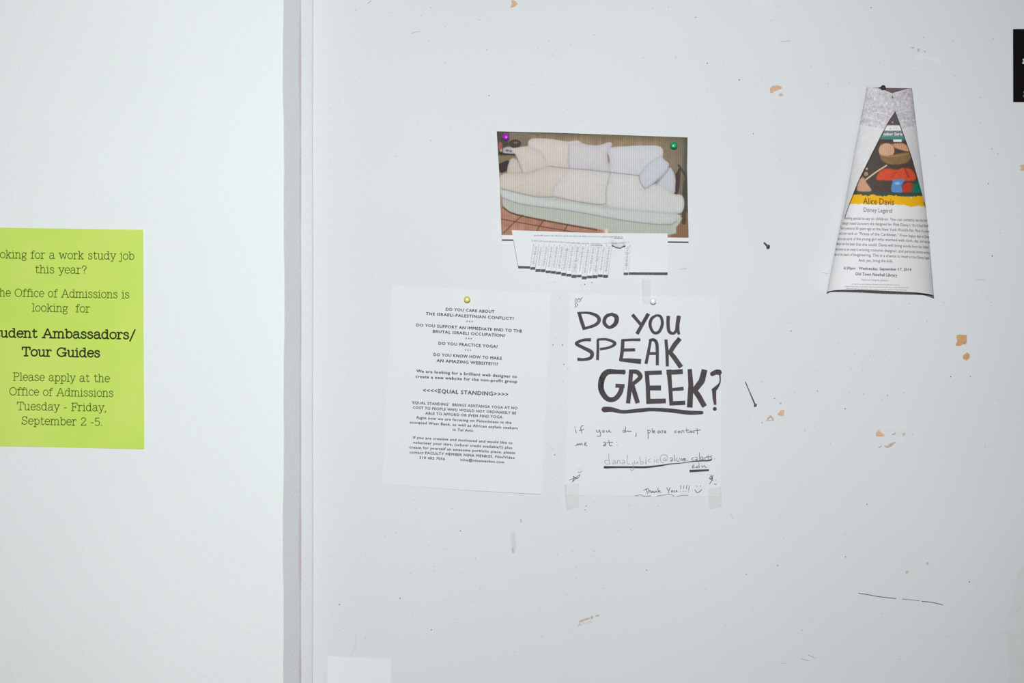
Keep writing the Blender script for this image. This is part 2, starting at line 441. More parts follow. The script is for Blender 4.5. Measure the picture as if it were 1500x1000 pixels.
patch([[(330, 340), (950, 330), (960, 380), (640, 400), (340, 370)], [(700, 640), (850, 590), (940, 600), (920, 680), (820, 700), (740, 660)]], scuff_w, origin=(1260, 600), sc_=14.29, name='pale_scuff', lift=.0001)
patch([[(785, 670), (830, 610), (890, 600), (885, 680), (850, 695), (810, 680)]], chip_m, origin=(1060, 540), sc_=10)
patch([[(620, 765), (640, 720), (690, 675), (735, 730), (738, 762), (700, 758)], [(815, 500), (850, 495), (850, 520), (820, 520)]], chip_g, origin=(1060, 540), sc_=10)
patch([[(650, 750), (690, 715), (715, 750)], [(830, 525), (870, 530), (865, 590), (835, 600)]], scuff_w, origin=(1060, 540), sc_=10, name='pale_scuff', lift=.0003)
patch([[(1285, -4), (1310, 5), (1328, 25), (1300, 45), (1280, 48), (1291, 22)]], chip_m, origin=(440, 0), sc_=4.167)
patch([[(520, 560), (600, 510), (700, 470), (820, 450), (830, 480), (760, 520), (660, 550), (620, 580), (530, 590)], [(500, 680), (540, 600), (565, 610), (530, 685)],
       [(580, 670), (600, 615), (615, 665)], [(830, 445), (890, 400), (935, 440), (905, 480), (860, 490)], [(950, 420), (1000, 380), (1100, 390), (1020, 435)],
       [(640, 600), (690, 585), (650, 640)]], chip_g, origin=(820, 880), sc_=18.75)
patch([[(760, 540), (860, 500), (880, 580), (800, 640), (700, 620)]], scuff_b, origin=(820, 880), sc_=18.75, name='pale_scuff')
patch([[(492, 300), (525, 288), (530, 322), (495, 320), (505, 308)]], chip_m, origin=(1340, 150), sc_=3.226)
patch([[(620, 455), (632, 450), (636, 462), (624, 468)]], chip_m, origin=(1140, 700), sc_=3.333)
patch([[(722, 412), (735, 410), (734, 422), (724, 423)]], chip_g, origin=(1140, 700), sc_=3.333)
patch([[(805, 290), (830, 285), (828, 297)], [(848, 300), (862, 295), (862, 315), (852, 316)], [(885, 310), (902, 310), (898, 322)]], chip_g, origin=(1140, 0), sc_=4.167)
patch([[(820, 345), (870, 325), (900, 340), (980, 350), (995, 380), (985, 400), (960, 380), (900, 365), (850, 360)], [(810, 405), (850, 410), (880, 425), (840, 428)]], scuff_w, origin=(1140, 0), sc_=4.167, name='pale_scuff')
patch([[(1245, -4), (1290, 2), (1330, -4), (1365, -4), (1385, 20), (1378, 50), (1352, 30), (1320, 45), (1310, 30), (1270, 75), (1268, 45), (1250, 50), (1262, 22)]], scuff_w, origin=(800, 0), sc_=4.167, name='pale_scuff')
patch([[(1028, 265), (1050, 262), (1054, 330), (1046, 368), (1034, 368), (1030, 330)]], scuff_b, origin=(440, 700), sc_=3.333, name='drip_mark')
patch([[(1032, 340), (1042, 340), (1042, 364), (1034, 364)], [(1072, 200), (1081, 200), (1081, 216), (1074, 216)]], mat('dried_drip', (196, 184, 168), .8), origin=(440, 700), sc_=3.333, name='drip_mark', lift=.0003)
patch([[(1170, 460), (1215, 400), (1215, 1010), (1130, 1010), (1115, 720), (1140, 600)]], mat('rubbed_paint', (211, 215, 215), 0.7, var=(40, (208, 211, 210), (214, 218, 219))), origin=(1140, 700), sc_=3.333, name='rubbed_patch', lift=.0001)
patch([[(1150, 30), (1185, 30), (1185, 78), (1140, 78)]], mat('repainted_patch', (218, 222, 221), .6), origin=(440, 0), sc_=12, name='pale_scuff')

sk = Ink()
z9 = lambda P: [(1240 + x / 9.375, 850 + y / 9.375) for x, y in P]
sk.ribbon(z9([(165, 175), (300, 195), (450, 222), (620, 241), (680, 247)]), 1.15, smooth=True)
sk.ribbon(z9([(1035, 285), (1150, 296), (1230, 312), (1320, 333)]), 1.15, smooth=True)
for x in range(770, 980, 34): sk.ribbon(z9([(x, 253 + (x - 770) * .105), (x + 24, 256 + (x - 770) * .105)]), 0.9)
sk.build('long_scratch', scratch_m, wr, zero, eps=.0002)
sk = Ink()
z = lambda o, s, P: [(o[0] + x / s, o[1] + y / s) for x, y in P]
sk.ribbon(z((1150, 930), 18.75, [(450, 645), (550, 680), (660, 708)]), 0.8)
sk.ribbon(z((1150, 930), 18.75, [(640, 545), (710, 575), (780, 600)]), 0.8)
sk.ribbon(z((1150, 930), 18.75, [(780, 650), (850, 605)]), 0.6)
sk.ribbon([(1143, 61), (1150, 60.6), (1157, 59.3)], 0.6)
sk.ribbon([(1430, 409.5), (1443, 409.8)], 0.5)
sk.ribbon([(602, 49.5), (608, 47), (615, 46)], 0.5)
sk.ribbon([(538, 5.5), (544, 1)], 0.7)
sk.ribbon([(1205, 399.5), (1213, 400.5)], 0.5)
sk.ribbon([(996, 394), (1006, 393.2)], 0.5)
sk.ribbon([(1144, 971), (1151, 971)], 0.5)
sk.build('hairline_scratches', hole_m, wr, zero, eps=.0002)['kind'] = 'stuff'
sk = Ink()
sk.ribbon([(1322, 942), (1345, 933), (1380, 932), (1430, 930.5), (1475, 927)], 0.6)
sk.ribbon([(521, 929), (521.5, 937), (520, 948), (516, 958)], 1.3)
sk.build('faint_scratches', mat('faint_scratch', (203, 208, 210), .8), wr, zero, eps=.00015)['kind'] = 'stuff'

dots = Ink(); deep = Ink()
TILES = [
 (440, 0, 4.167, [(338,62),(555,78),(738,97),(797,47),(882,165),(1092,121),(1152,110),(1022,160),(782,251),(880,383),(1138,304),(1012,340),(338,496),(235,608),(180,662),(888,553),(1317,685),(718,745),(918,783),(797,858),(588,953),(180,978),(1450,300),(1275,386),(1412,516),(1470,440)], [(1152,583)]),
 (800, 0, 4.167, [(320,27),(378,20),(653,52),(745,42),(796,120),(292,213),(163,245),(147,270),(328,288),(38,333),(20,250),(592,352),(790,352),(957,352),(1082,385),(262,428),(306,487),(992,475),(1316,475),(984,547),(63,570),(128,667),(220,735),(916,727),(1376,124),(1395,680),(1430,975),(1410,35)], [(912,106),(984,386),(1178,487),(1265,815)]),
 (1140, 0, 4.167, [(685,60),(728,127),(345,155),(365,153),(158,223),(888,232),(993,220),(1068,250),(1312,238),(197,408),(565,290),(315,328),(620,383),(740,490),(996,462),(1077,465),(430,505),(305,512),(1270,525),(1237,598),(475,747),(880,628),(1342,938),(1305,910),(955,945),(1235,747)], [(567,47)]),
 (1140, 440, 4.167, [(68,135),(40,245),(187,20),(713,20),(800,20),(907,128),(1298,10),(1298,127),(735,170),(675,210),(368,258),(459,270),(465,330),(560,335),(655,337),(512,378),(272,407),(238,425),(348,418),(444,417),(516,425),(238,552),(433,560),(520,570),(638,605),(768,565),(97,560),(163,793),(246,797),(318,873),(178,930),(1155,687),(1342,600),(822,818),(1262,893)], [(78,186),(1053,465),(1173,463),(668,580),(408,660)]),
 (440, 700, 3.333, [(552,105),(564,148),(490,158),(445,169),(563,210),(464,266),(411,283),(627,328),(702,344),(855,393),(657,432),(657,455),(537,466),(516,477),(783,466),(593,565),(712,594),(835,607),(877,540),(545,671),(767,688),(191,743),(240,596),(1258,377),(1165,532),(1298,569),(1168,646),(1325,742),(1178,776),(1046,849),(742,150),(317,380),(150,380),(318,780)], [(782,258),(487,586),(640,741),(191,617)]),
 (800, 700, 3.333, [(236,116),(298,145),(408,136),(548,136),(58,112),(355,257),(413,250),(128,356),(56,376),(234,357),(222,382),(147,436),(147,491),(97,569),(281,537),(903,178),(910,193),(877,264),(1068,214),(1145,182),(1160,296),(1098,425),(779,543),(1007,633),(860,737),(875,722),(933,772),(125,742),(857,937),(788,720)], [(196,136),(190,155),(491,449),(1131,426),(977,469)]),
 (1140, 700, 3.333, [(97,32),(138,130),(84,256),(27,296),(297,413),(372,457),(302,537),(325,275),(824,385),(966,522),(793,553),(163,690),(118,742),(506,662),(1152,264),(595,884),(1162,647),(640,366)], [(433,128),(328,385),(933,507)]),
 (1340, 150, 3.226, [(365,218),(392,243),(200,448),(175,497),(380,557),(403,617),(478,545),(362,945),(137,945),(343,917),(320,903),(97,250),(150,246)], [(347,384),(367,725)]),
 (1060, 540, 10, [(20,180),(180,290),(570,190),(1035,350),(230,645),(225,890),(1190,905),(375,730)], [(745,435),(1375,325),(565,790)]),
 (770, 410, 3.125, [(135,10),(155,78),(150,245),(140,268),(140,386),(193,405),(170,464),(103,543),(97,747),(147,765),(124,775),(122,905)], [(125,297),(168,297),(175,386),(133,800)]),
 (830, 405, 10, [(210,135),(1460,10)], [(265,115),(370,88)]),
]
rnd = random.Random(5)
for ox, oy, s_, sm, bg_ in TILES:
    for x, y in sm: dots.disc(ox + x / s_, oy + y / s_, rnd.uniform(.42, .75), 6)
    for x, y in bg_: deep.disc(ox + x / s_, oy + y / s_, rnd.uniform(.7, 1.0), 6, ry=rnd.uniform(.8, 1.1))
for _ in range(110):   # the many fainter ones between
    x = rnd.uniform(465, 1495); y = rnd.uniform(5, 995)
    if 720 < x < 1015 and 185 < y < 400: continue
    if 555 < x < 1062 and 405 < y < 750: continue
    if 1205 < x < 1372 and 120 < y < 440: continue
    dots.disc(x, y, rnd.uniform(.28, .5), 6)
dots.build('pinholes', hole_m, wr, zero, eps=.0002)['kind'] = 'stuff'
deep.build('deep_pinholes', hole_d, wr, zero, eps=.00025)['kind'] = 'stuff'

# white paint spots on the step face
ik = Ink()
V = []; F = []
for (zz, yy, r) in [(0.448 - .0005, -0.012, .0016), (0.384, -0.016, .0011), (0.030, -.011, .001), (-.21, -.013, .0009)]:
    b = len(V)
    x = -309 * S + (-334 * S * (D - STEP) / D + 309 * S) * (-yy / STEP) + 0.0009
    V += [(x, yy + r * math.cos(a * math.pi / 4), zz + 1.3 * r * math.sin(a * math.pi / 4)) for a in range(8)]
    F.append(list(range(b, b + 8)))
obj('paint_spots', V, F, scuff_w, parent=wl)['kind'] = 'stuff'

def tiny_print(x0, y0, x1, y1, xh, m, parent, liftf, seed, eps=.0005):
    """print too small to be read: word-long runs of short marks"""
    r = random.Random(seed); ik = Ink(); x = x0; sl = (y1 - y0) / (x1 - x0)
    while x < x1:
        for _ in range(r.randint(2, 9)):
            if x > x1: break
            y = y0 + (x - x0) * sl; h = xh * (1.45 if r.random() < .22 else 1.0)
            k = r.random()
            if k < .45: ik.ribbon([(x, y), (x, y - h)], xh * .2, caps=False); ik.ribbon([(x, y - xh * .9), (x + xh * .45, y - xh * .8)], xh * .2, caps=False)
            elif k < .8: ik.ribbon([(x, y - xh * .1), (x + xh * .5, y - xh * .1)], xh * .2, caps=False); ik.ribbon([(x, y - xh * .5), (x + xh * .45, y - xh * .9)], xh * .2, caps=False)
            else: ik.ribbon([(x, y - h), (x + xh * .2, y + (xh * .3 if r.random() < .3 else 0))], xh * .2, caps=False)
            x += xh * .62
        x += xh * .5
    return ik.build('text_line', m, parent, liftf, 0.0, eps)

# ------------------------------------------------------------------ lime notice on the left wall
LB = STEP
gl = empty('lime_notice', PW(86, 495, 0, LB))
tag(gl, 'lime green typed sheet about student ambassadors on the left wall', 'notice')
glift = lambda x, y: 0.0009 + 0.0012 * (0.5 + 0.5 * np.sin(np.asarray(x) * 0.035 + 1)) * (0.4 + 0.6 * np.sin(np.asarray(y) * 0.012 + .5) ** 2)
page('sheet', lin1(332.6, 336.4), lin1(652.4, 657.6), edge([(332, -37), (658, -36)]), edge([(336, 209.8), (500, 210.4), (658, 211.3)]),
     lambda x, y, u, v: glift(x, y), green_m, gl, 40, 40, base=LB)
for t, x0, y0, x1, y1 in [('Looking for a work study job', -18.3, 377.6, 197, 380.2), ('this year?', 51, 399.7, 127.4, 400.6), ('The Office of Admissions is', -11.4, 433.6, 189.8, 436.7),
                          ('looking  for', 46.6, 455.8, 132, 457.3), ('Please apply at the', 18.6, 557, 161, 559.4), ('Office of Admissions', 13.4, 578.4, 166.4, 581),
                          ('Tuesday - Friday,', 24.4, 600, 157, 602.2), ('September 2 -5.', 31, 621.2, 151, 623.4)]:
    slab_line(t, x0, y0, x1, y1, 0.84, 1.05, ink_green, gl, glift, LB)
for t, x0, y0, x1, y1 in [('Student Ambassadors/', -20.4, 493.1, 198.4, 496.3), ('Tour Guides', 31.6, 520.9, 147, 522.8)]:
    slab_line(t, x0, y0, x1, y1, 0.93, 2.1, ink_green_bold, gl, glift, LB)

# ------------------------------------------------------------------ typed white notice
n1 = empty('typed_notice', PW(683, 570))
tag(n1, 'white sheet of grey bold type hanging left of the marker note', 'notice')
n1lift = lambda x, y: 0.0007 + 0.0035 * np.clip((np.asarray(y) - 560) / 160, 0, 1) ** 2 * np.clip((np.asarray(x) - 600) / 190, 0, 1)
page('sheet', lin1(418.2, 430.4), lambda u: np.interp(u, [0, .52, 1], [709, 717.6, 723.8]), edge([(417, 575.4), (560, 568), (710, 560.4)]), edge([(430, 807.4), (580, 800), (724, 791.6)]),
     lambda x, y, u, v: n1lift(x, y), paper, n1, 24, 30)
a5 = lambda x, y: (560 + x / 5.769, 420 + y / 5.769)
a6 = lambda x, y: (560 + x / 5.769, 560 + y / 5.769)
LN = [(a5, 'DO YOU CARE ABOUT', 535, 200, 948, 222, 4.1), (a5, 'THE ISRAELI-PALESTINIAN CONFLICT?', 367, 238, 1112, 280, 4.1), (a5, '* * *', 710, 306, 764, 309, 3.6),
      (a5, 'DO YOU SUPPORT AN IMMEDIATE END TO THE', 287, 333, 1182, 386, 4.1), (a5, 'BRUTAL ISRAELI OCCUPATION?', 425, 387, 1040, 424, 4.1), (a5, '* * *', 703, 450, 757, 453, 3.6),
      (a5, 'DO YOU PRACTICE YOGA?', 474, 488, 975, 516, 4.1), (a5, '* * *', 697, 548, 750, 551, 3.6), (a5, 'DO YOU KNOW HOW TO MAKE', 432, 583, 1010, 616, 4.2), (a5, 'AN AMAZING WEBSITE????', 458, 634, 977, 664, 4.2),
      (a5, 'We are looking for a brilliant web designer to', 287, 722, 1137, 770, 4.2), (a5, 'create a new website for the non-profit group', 280, 768, 1140, 812, 4.2),
      (a6, '<<<<EQUAL STANDING>>>>', 342, 82, 1065, 118, 5.6), (a6, '\u2018EQUAL STANDING\u2019  BRINGS ASHTANGA YOGA AT NO', 247, 180, 1142, 228, 3.8), (a6, 'COST TO PEOPLE WHO WOULD NOT ORDINARILY BE', 258, 222, 1132, 270, 3.8),
      (a6, 'ABLE TO AFFORD OR EVEN FIND YOGA.', 363, 270, 1022, 304, 3.8), (a6, 'Right now we are focusing on Palestinians in the', 290, 307, 1092, 350, 3.7), (a6, 'occupied West Bank, as well as African asylum seekers', 230, 346, 1145, 396, 3.7),
      (a6, 'in Tel Aviv.', 595, 408, 775, 418, 3.7), (a6, 'If you are creative and motivated and would like to', 260, 474, 1100, 521, 3.7), (a6, 'volunteer your time, (school credit available!!) plus', 260, 516, 1097, 562, 3.7),
      (a6, 'create for yourself an awesome portfolio piece, please', 228, 556, 1123, 604, 3.7), (a6, 'contact FACULTY MEMBER NINA MENKES, Film/Video', 230, 598, 1120, 646, 3.7),
      (a6, '310 402 7056', 313, 644, 530, 656, 3.6), (a6, 'nina@ninamenkes.com', 660, 662, 1030, 683, 3.7)]
for f, t, x0, y0, x1, y1, cap in LN:
    p, q = f(x0, y0), f(x1, y1)
    big = cap > 5
    type_line(t, p[0], p[1], q[0], q[1], cap, ink if big or cap > 4 else ink_small, n1, n1lift, bold=0.038 if not big else 0.034, spacing=1.12)

# ------------------------------------------------------------------ handwritten note
n2 = empty('handwritten_note', PW(944, 580))
tag(n2, 'white sheet with big black marker letters asking about Greek', 'notice')
n2lift = lambda x, y: 0.0007 + 0.0008 * (0.5 + 0.5 * np.sin(np.asarray(x) * 0.04 + np.asarray(y) * .01))
page('sheet', lambda u: np.interp(u, [0, .5, 1], [431.4, 433, 435.4]), lambda u: np.interp(u, [0, .45, 1], [725.2, 726.3, 727.6]), edge([(430, 834.4), (600, 832), (725, 829.3)]), edge([(434, 1052), (480, 1055), (600, 1056.4), (728, 1054.4)]),
     lambda x, y, u, v: n2lift(x, y), paper, n2, 30, 30)
K = 4.7608
def q7(P): return [(820 + p[0] / K, 400 + p[1] / K, p[2] / K) for p in P]
def word(strokes, smooth=()):
    ik = Ink()
    for i, P in enumerate(strokes):
        sm, pts = P[0] == 's', P[1]
        pts = [(p[0], p[1], p[2]) for p in pts]
        ik.ribbon(q7(pts), 1, smooth=sm, caps=False)
    return ik.build('marker_word', marker, n2, n2lift)
word([('l', [(133, 270, 22), (150, 330, 26), (172, 394, 24)]), ('s', [(122, 277, 14), (200, 277, 18), (258, 297, 24), (274, 330, 26), (245, 362, 22), (172, 386, 18)]),
      ('s', [(372, 284, 22), (325, 300, 24), (310, 345, 26), (345, 378, 22), (388, 352, 30), (396, 308, 32), (372, 290, 24), (355, 290, 16)])])
word([('l', [(506, 288, 24), (568, 362, 22)]), ('l', [(618, 282, 26), (576, 356, 26), (538, 424, 26)]),
      ('s', [(676, 292, 16), (640, 318, 22), (630, 365, 22), (655, 414, 20), (692, 408, 22), (715, 355, 22), (705, 305, 20), (676, 292, 16)]),
      ('s', [(757, 298, 26), (755, 350, 24), (762, 405, 24), (790, 420, 20), (812, 400, 22), (822, 350, 28), (830, 298, 30)]), ('l', [(822, 350, 26), (824, 400, 22), (832, 428, 18)])])
word([('s', [(218, 464, 24), (165, 466, 20), (115, 490, 22), (165, 520, 24), (222, 552, 28), (215, 590, 24), (165, 602, 20), (124, 600, 24)]),
      ('l', [(265, 462, 18), (266, 530, 20), (263, 606, 20)]), ('s', [(262, 462, 16), (330, 462, 18), (385, 488, 22), (350, 516, 18), (280, 530, 18)]),
      ('l', [(440, 464, 24), (436, 540, 26), (424, 612, 24)]), ('l', [(430, 468, 18), (500, 464, 18), (562, 464, 20)]), ('l', [(440, 536, 22), (526, 534, 22)]), ('l', [(418, 604, 22), (480, 608, 30), (567, 616, 36)]),
      ('l', [(634, 462, 18), (618, 550, 22), (601, 632, 22)]), ('s', [(625, 470, 22), (655, 464, 22), (676, 490, 24), (680, 560, 22), (680, 642, 22)]), ('l', [(618, 560, 20), (680, 560, 20)]),
      ('l', [(740, 462, 22), (748, 550, 24), (750, 650, 22)]), ('l', [(838, 454, 32), (800, 500, 34), (762, 562, 30)]), ('l', [(764, 545, 30), (800, 590, 34), (846, 656, 34)])])
word([('s', [(455, 690, 34), (400, 688, 32), (330, 690, 40), (293, 740, 42), (290, 815, 40), (330, 874, 36), (380, 878, 34), (420, 835, 34), (436, 778, 32)]), ('l', [(388, 784, 28), (452, 786, 26)]),
      ('l', [(498, 672, 30), (490, 780, 30), (476, 908, 30)]), ('s', [(490, 684, 26), (540, 690, 32), (562, 722, 32), (530, 756, 28), (498, 778, 26)]), ('l', [(502, 770, 32), (520, 830, 34), (544, 906, 32)]),
      ('l', [(606, 682, 30), (614, 790, 30), (618, 912, 30)]), ('l', [(592, 696, 30), (712, 692, 30)]), ('l', [(612, 800, 34), (706, 800, 36)]), ('l', [(606, 894, 36), (740, 890, 34)]),
      ('l', [(760, 672, 34), (770, 790, 28), (778, 918, 28)]), ('l', [(744, 690, 34), (800, 690, 34), (858, 686, 36)]), ('l', [(772, 812, 22), (864, 804, 26)]), ('l', [(765, 908, 30), (875, 903, 30)]),
      ('l', [(906, 668, 30), (914, 780, 36), (906, 936, 40)]), ('l', [(1010, 672, 40), (990, 752, 44), (935, 822, 40)]), ('l', [(925, 800, 34), (965, 850, 38), (1010, 930, 36)])])
word([('s', [(1056, 706, 30), (1090, 690, 36), (1116, 692, 40)]), ('s', [(1116, 700, 12), (1117, 760, 10), (1090, 800, 26), (1068, 818, 28)]), ('l', [(1076, 808, 30), (1078, 870, 26), (1084, 918, 18)])])
ik = Ink(); ik.disc(820 + 1081 / K, 400 + 946 / K, 14 / K, 12); ik.build('marker_word', marker, n2, n2lift)
ik = Ink()
ik.ribbon(q7([(310, 950, 40), (360, 950, 34), (440, 966, 26), (560, 956, 28), (640, 950, 26), (760, 956, 28), (900, 972, 30), (990, 972, 24)]), 1, smooth=True)
ik.build('marker_underline', marker, n2, n2lift)
ik = Ink()
e = lambda P: [(820 + p[0] / 5.882, 600 + p[1] / 5.882, p[2] / 5.882) for p in P]
ik.ribbon(e([(388, 495, 22), (500, 494, 17), (620, 494, 17), (740, 494, 18), (860, 482, 14), (940, 468, 10), (1040, 460, 7), (1120, 448, 8), (1220, 440, 11), (1280, 437, 13), (1305, 430, 14)]), 1, smooth=True)
ik.build('marker_underline', marker, n2, n2lift)
ik = Ink()
ik.ribbon(e([(1118, 528, 22), (1200, 524, 20), (1286, 520, 16)]), 1, caps=False)
ik.build('marker_underline', marker, n2, n2lift)

def hand(name, o, s_, strokes, w, m=pen, eps=.0003):
    ik = Ink()
    for P in strokes:
        ik.ribbon([(o[0] + x / s_, o[1] + y / s_) for x, y in P], w, smooth=len(P) > 2)
    return ik.build(name, m, n2, n2lift, eps=eps)
O1, K1 = (820, 610), 11.54
hand('pen_line', O1, K1, [[(262, 215), (268, 245), (280, 275)], [(255, 180), (257, 184)], [(400, 155), (368, 160), (355, 200), (375, 275)], [(325, 235), (405, 215)],
     [(620, 225), (625, 255), (650, 262), (668, 230)], [(672, 225), (685, 270), (690, 315), (665, 335), (625, 325)], [(722, 250), (735, 235), (755, 245), (745, 265), (722, 258)], [(790, 235), (798, 262), (825, 250), (835, 228), (842, 258), (870, 262)],
     [(1112, 175), (1108, 262)], [(1108, 245), (1080, 228), (1065, 255), (1085, 266), (1108, 250)], [(1120, 255), (1150, 240), (1165, 250), (1210, 248)], [(1288, 275), (1292, 310), (1280, 340)],
     [(265, 490), (290, 480), (300, 455), (312, 480), (335, 455), (345, 480), (368, 450), (385, 482)], [(418, 470), (440, 462), (445, 440), (425, 445), (422, 480), (462, 490)],
     [(738, 435), (765, 430), (775, 455), (745, 480), (740, 495), (775, 485), (780, 460)], [(825, 395), (835, 440), (840, 485), (885, 490)], [(795, 440), (895, 432)], [(965, 430), (967, 434)], [(968, 478), (970, 482)]], 1.0)
O2 = (940, 610)
hand('pen_line', O2, K1, [[(100, 220), (108, 300), (110, 375)], [(105, 235), (135, 230), (148, 255), (120, 275), (108, 270)], [(180, 200), (182, 240), (180, 270)], [(195, 260), (218, 250), (215, 235), (195, 245), (200, 275), (225, 272)],
     [(300, 240), (275, 245), (275, 275), (300, 270), (310, 245), (318, 272)], [(365, 235), (340, 240), (355, 260), (340, 280)], [(385, 262), (408, 255), (400, 240), (382, 252), (388, 275), (415, 272)],
     [(590, 240), (560, 245), (558, 268), (585, 268)], [(625, 245), (612, 262), (635, 272), (655, 255), (630, 243)], [(675, 275), (682, 240), (705, 238), (715, 272)], [(760, 200), (762, 250), (775, 268), (795, 262)], [(740, 232), (800, 228)],
     [(840, 240), (815, 250), (818, 272), (840, 265), (845, 245), (850, 270)], [(900, 235), (870, 245), (870, 268), (895, 266)], [(935, 200), (940, 250), (942, 295)], [(905, 238), (990, 225)]], 0.95)
hand('pen_line', O1, K1, [[(825, 630), (832, 720), (848, 800)], [(835, 745), (790, 735), (758, 760), (790, 800), (848, 795)], [(895, 745), (930, 735), (940, 760), (905, 770), (890, 795), (930, 795), (948, 770), (955, 795)],
     [(975, 795), (975, 740)], [(975, 755), (1005, 735), (1020, 760), (1028, 795)], [(1055, 740), (1085, 735), (1095, 765), (1055, 780), (1060, 798), (1095, 790), (1102, 770)], [(1145, 645), (1140, 720), (1145, 795), (1185, 798)],
     [(1228, 775), (1240, 830), (1245, 885), (1222, 912), (1190, 890)], [(1262, 745), (1262, 785), (1290, 795), (1318, 760), (1322, 800)], [(1352, 680), (1362, 750), (1370, 800), (1400, 800), (1412, 770), (1375, 755)], [(1455, 740), (1462, 800)], [(1458, 695), (1460, 700)]], 0.75, pen_faint, eps=.0006)
hand('pen_line', O2, K1, [[(150, 710), (118, 730), (115, 760), (145, 765)], [(68, 725), (70, 800)], [(67, 690), (68, 695)], [(212, 720), (215, 770)], [(216, 680), (217, 685)], [(285, 725), (250, 735), (255, 765), (285, 765)],
     [(405, 700), (375, 705), (365, 740), (395, 748), (408, 715), (412, 745), (435, 720), (430, 665), (380, 645), (330, 660), (312, 710), (330, 765), (370, 785)]], 0.75, pen_faint)
hand('pen_line', O2, K1, [[(475, 705), (510, 695), (520, 720), (485, 745), (510, 752), (528, 730)], [(555, 645), (562, 755)], [(590, 700), (595, 745), (625, 750), (640, 700)], [(660, 748), (670, 705), (690, 745), (705, 705), (722, 740)], [(720, 735), (745, 715), (725, 705), (715, 740), (750, 745)],
     [(775, 740), (778, 744)], [(880, 690), (848, 705), (850, 730), (885, 735)], [(905, 690), (935, 690), (940, 720), (900, 730), (945, 735)], [(975, 610), (980, 740)], [(1030, 680), (1000, 690), (1000, 725), (1030, 725), (1035, 690), (1040, 730)],
     [(1065, 690), (1070, 730)], [(1070, 700), (1100, 675)], [(1120, 650), (1128, 730)], [(1095, 685), (1160, 675)], [(1190, 655), (1160, 680), (1188, 700), (1165, 725)], [(1232, 710), (1236, 714)],
     [(850, 855), (885, 835), (880, 815), (860, 830), (860, 865), (895, 860)], [(965, 780), (975, 860)], [(970, 840), (935, 835), (920, 860), (960, 862)], [(1015, 825), (1022, 855), (1060, 825), (1070, 855), (1100, 852)]], 0.8, pen, eps=.0007)
O3, K3 = (930, 670), 11.11
hand('pen_line', O3, K3, [[(145, 530), (215, 500)], [(180, 510), (195, 550), (205, 590)], [(225, 510), (228, 575)], [(228, 550), (250, 535), (262, 570)], [(300, 545), (275, 550), (275, 572), (305, 555), (315, 572)], [(325, 575), (332, 550), (350, 548), (358, 570)], [(375, 495), (382, 565)], [(415, 535), (385, 548), (425, 565)],
     [(515, 490), (545, 535)], [(570, 485), (552, 540), (545, 578)], [(600, 535), (590, 552), (612, 560), (622, 542), (600, 534)], [(640, 535), (645, 558), (668, 552), (672, 532), (690, 555)]], 0.95)
hand('pen_line', O3, K3, [[(745, 455), (745, 510)], [(798, 455), (795, 500)], [(850, 445), (835, 505)], [(885, 460), (875, 535)], [(742, 550), (744, 554)], [(790, 548), (792, 552)], [(832, 548), (834, 552)], [(874, 558), (876, 562)]], 0.95, mat('brown_pen', (132, 108, 98), .8))
hand('smiley_doodle', O3, K3, [[(978, 525), (1005, 562), (1040, 562), (1088, 520)], [(1008, 465), (1010, 470)], [(1066, 460), (1068, 466)]], 1.1)
hand('wavy_underline', O3, K3, [[(0, 622), (50, 615), (95, 602), (130, 622), (180, 628), (260, 622)], [(360, 625), (460, 610), (590, 604), (640, 630)], [(690, 630), (760, 614), (870, 614)]], 0.7)
hand('star_doodle', O3, K3, [[(1240, 280), (1262, 330), (1245, 380), (1215, 430)], [(1210, 325), (1275, 375)], [(1275, 290), (1240, 350), (1215, 345)], [(1225, 300), (1268, 345)], [(1290, 425), (1305, 435), (1325, 428)], [(1316, 360), (1318, 364)]], 0.95)
O4 = (820, 670)
hand('star_doodle', O4, K1, [[(165, 378), (240, 350), (235, 315), (270, 335), (340, 285), (305, 350), (270, 350), (210, 415), (235, 370), (240, 330)], [(230, 345), (300, 345)], [(220, 390), (300, 340)]], 0.8)
hand('smiley_doodle', O4, K1, [[(305, 240), (325, 252), (355, 245), (378, 225)], [(350, 185), (352, 190)], [(298, 195), (300, 198)]], 0.9, pen_faint)
O5 = (830, 405)
hand('star_doodle', O5, 10, [[(130, 395), (150, 375), (155, 345), (180, 320)], [(125, 320), (150, 335)], [(175, 315), (200, 330), (235, 305)], [(180, 370), (205, 350), (210, 325)], [(125, 400), (130, 430), (125, 455)], [(150, 400), (165, 410), (145, 435)], [(130, 345), (125, 375)]], 0.85)

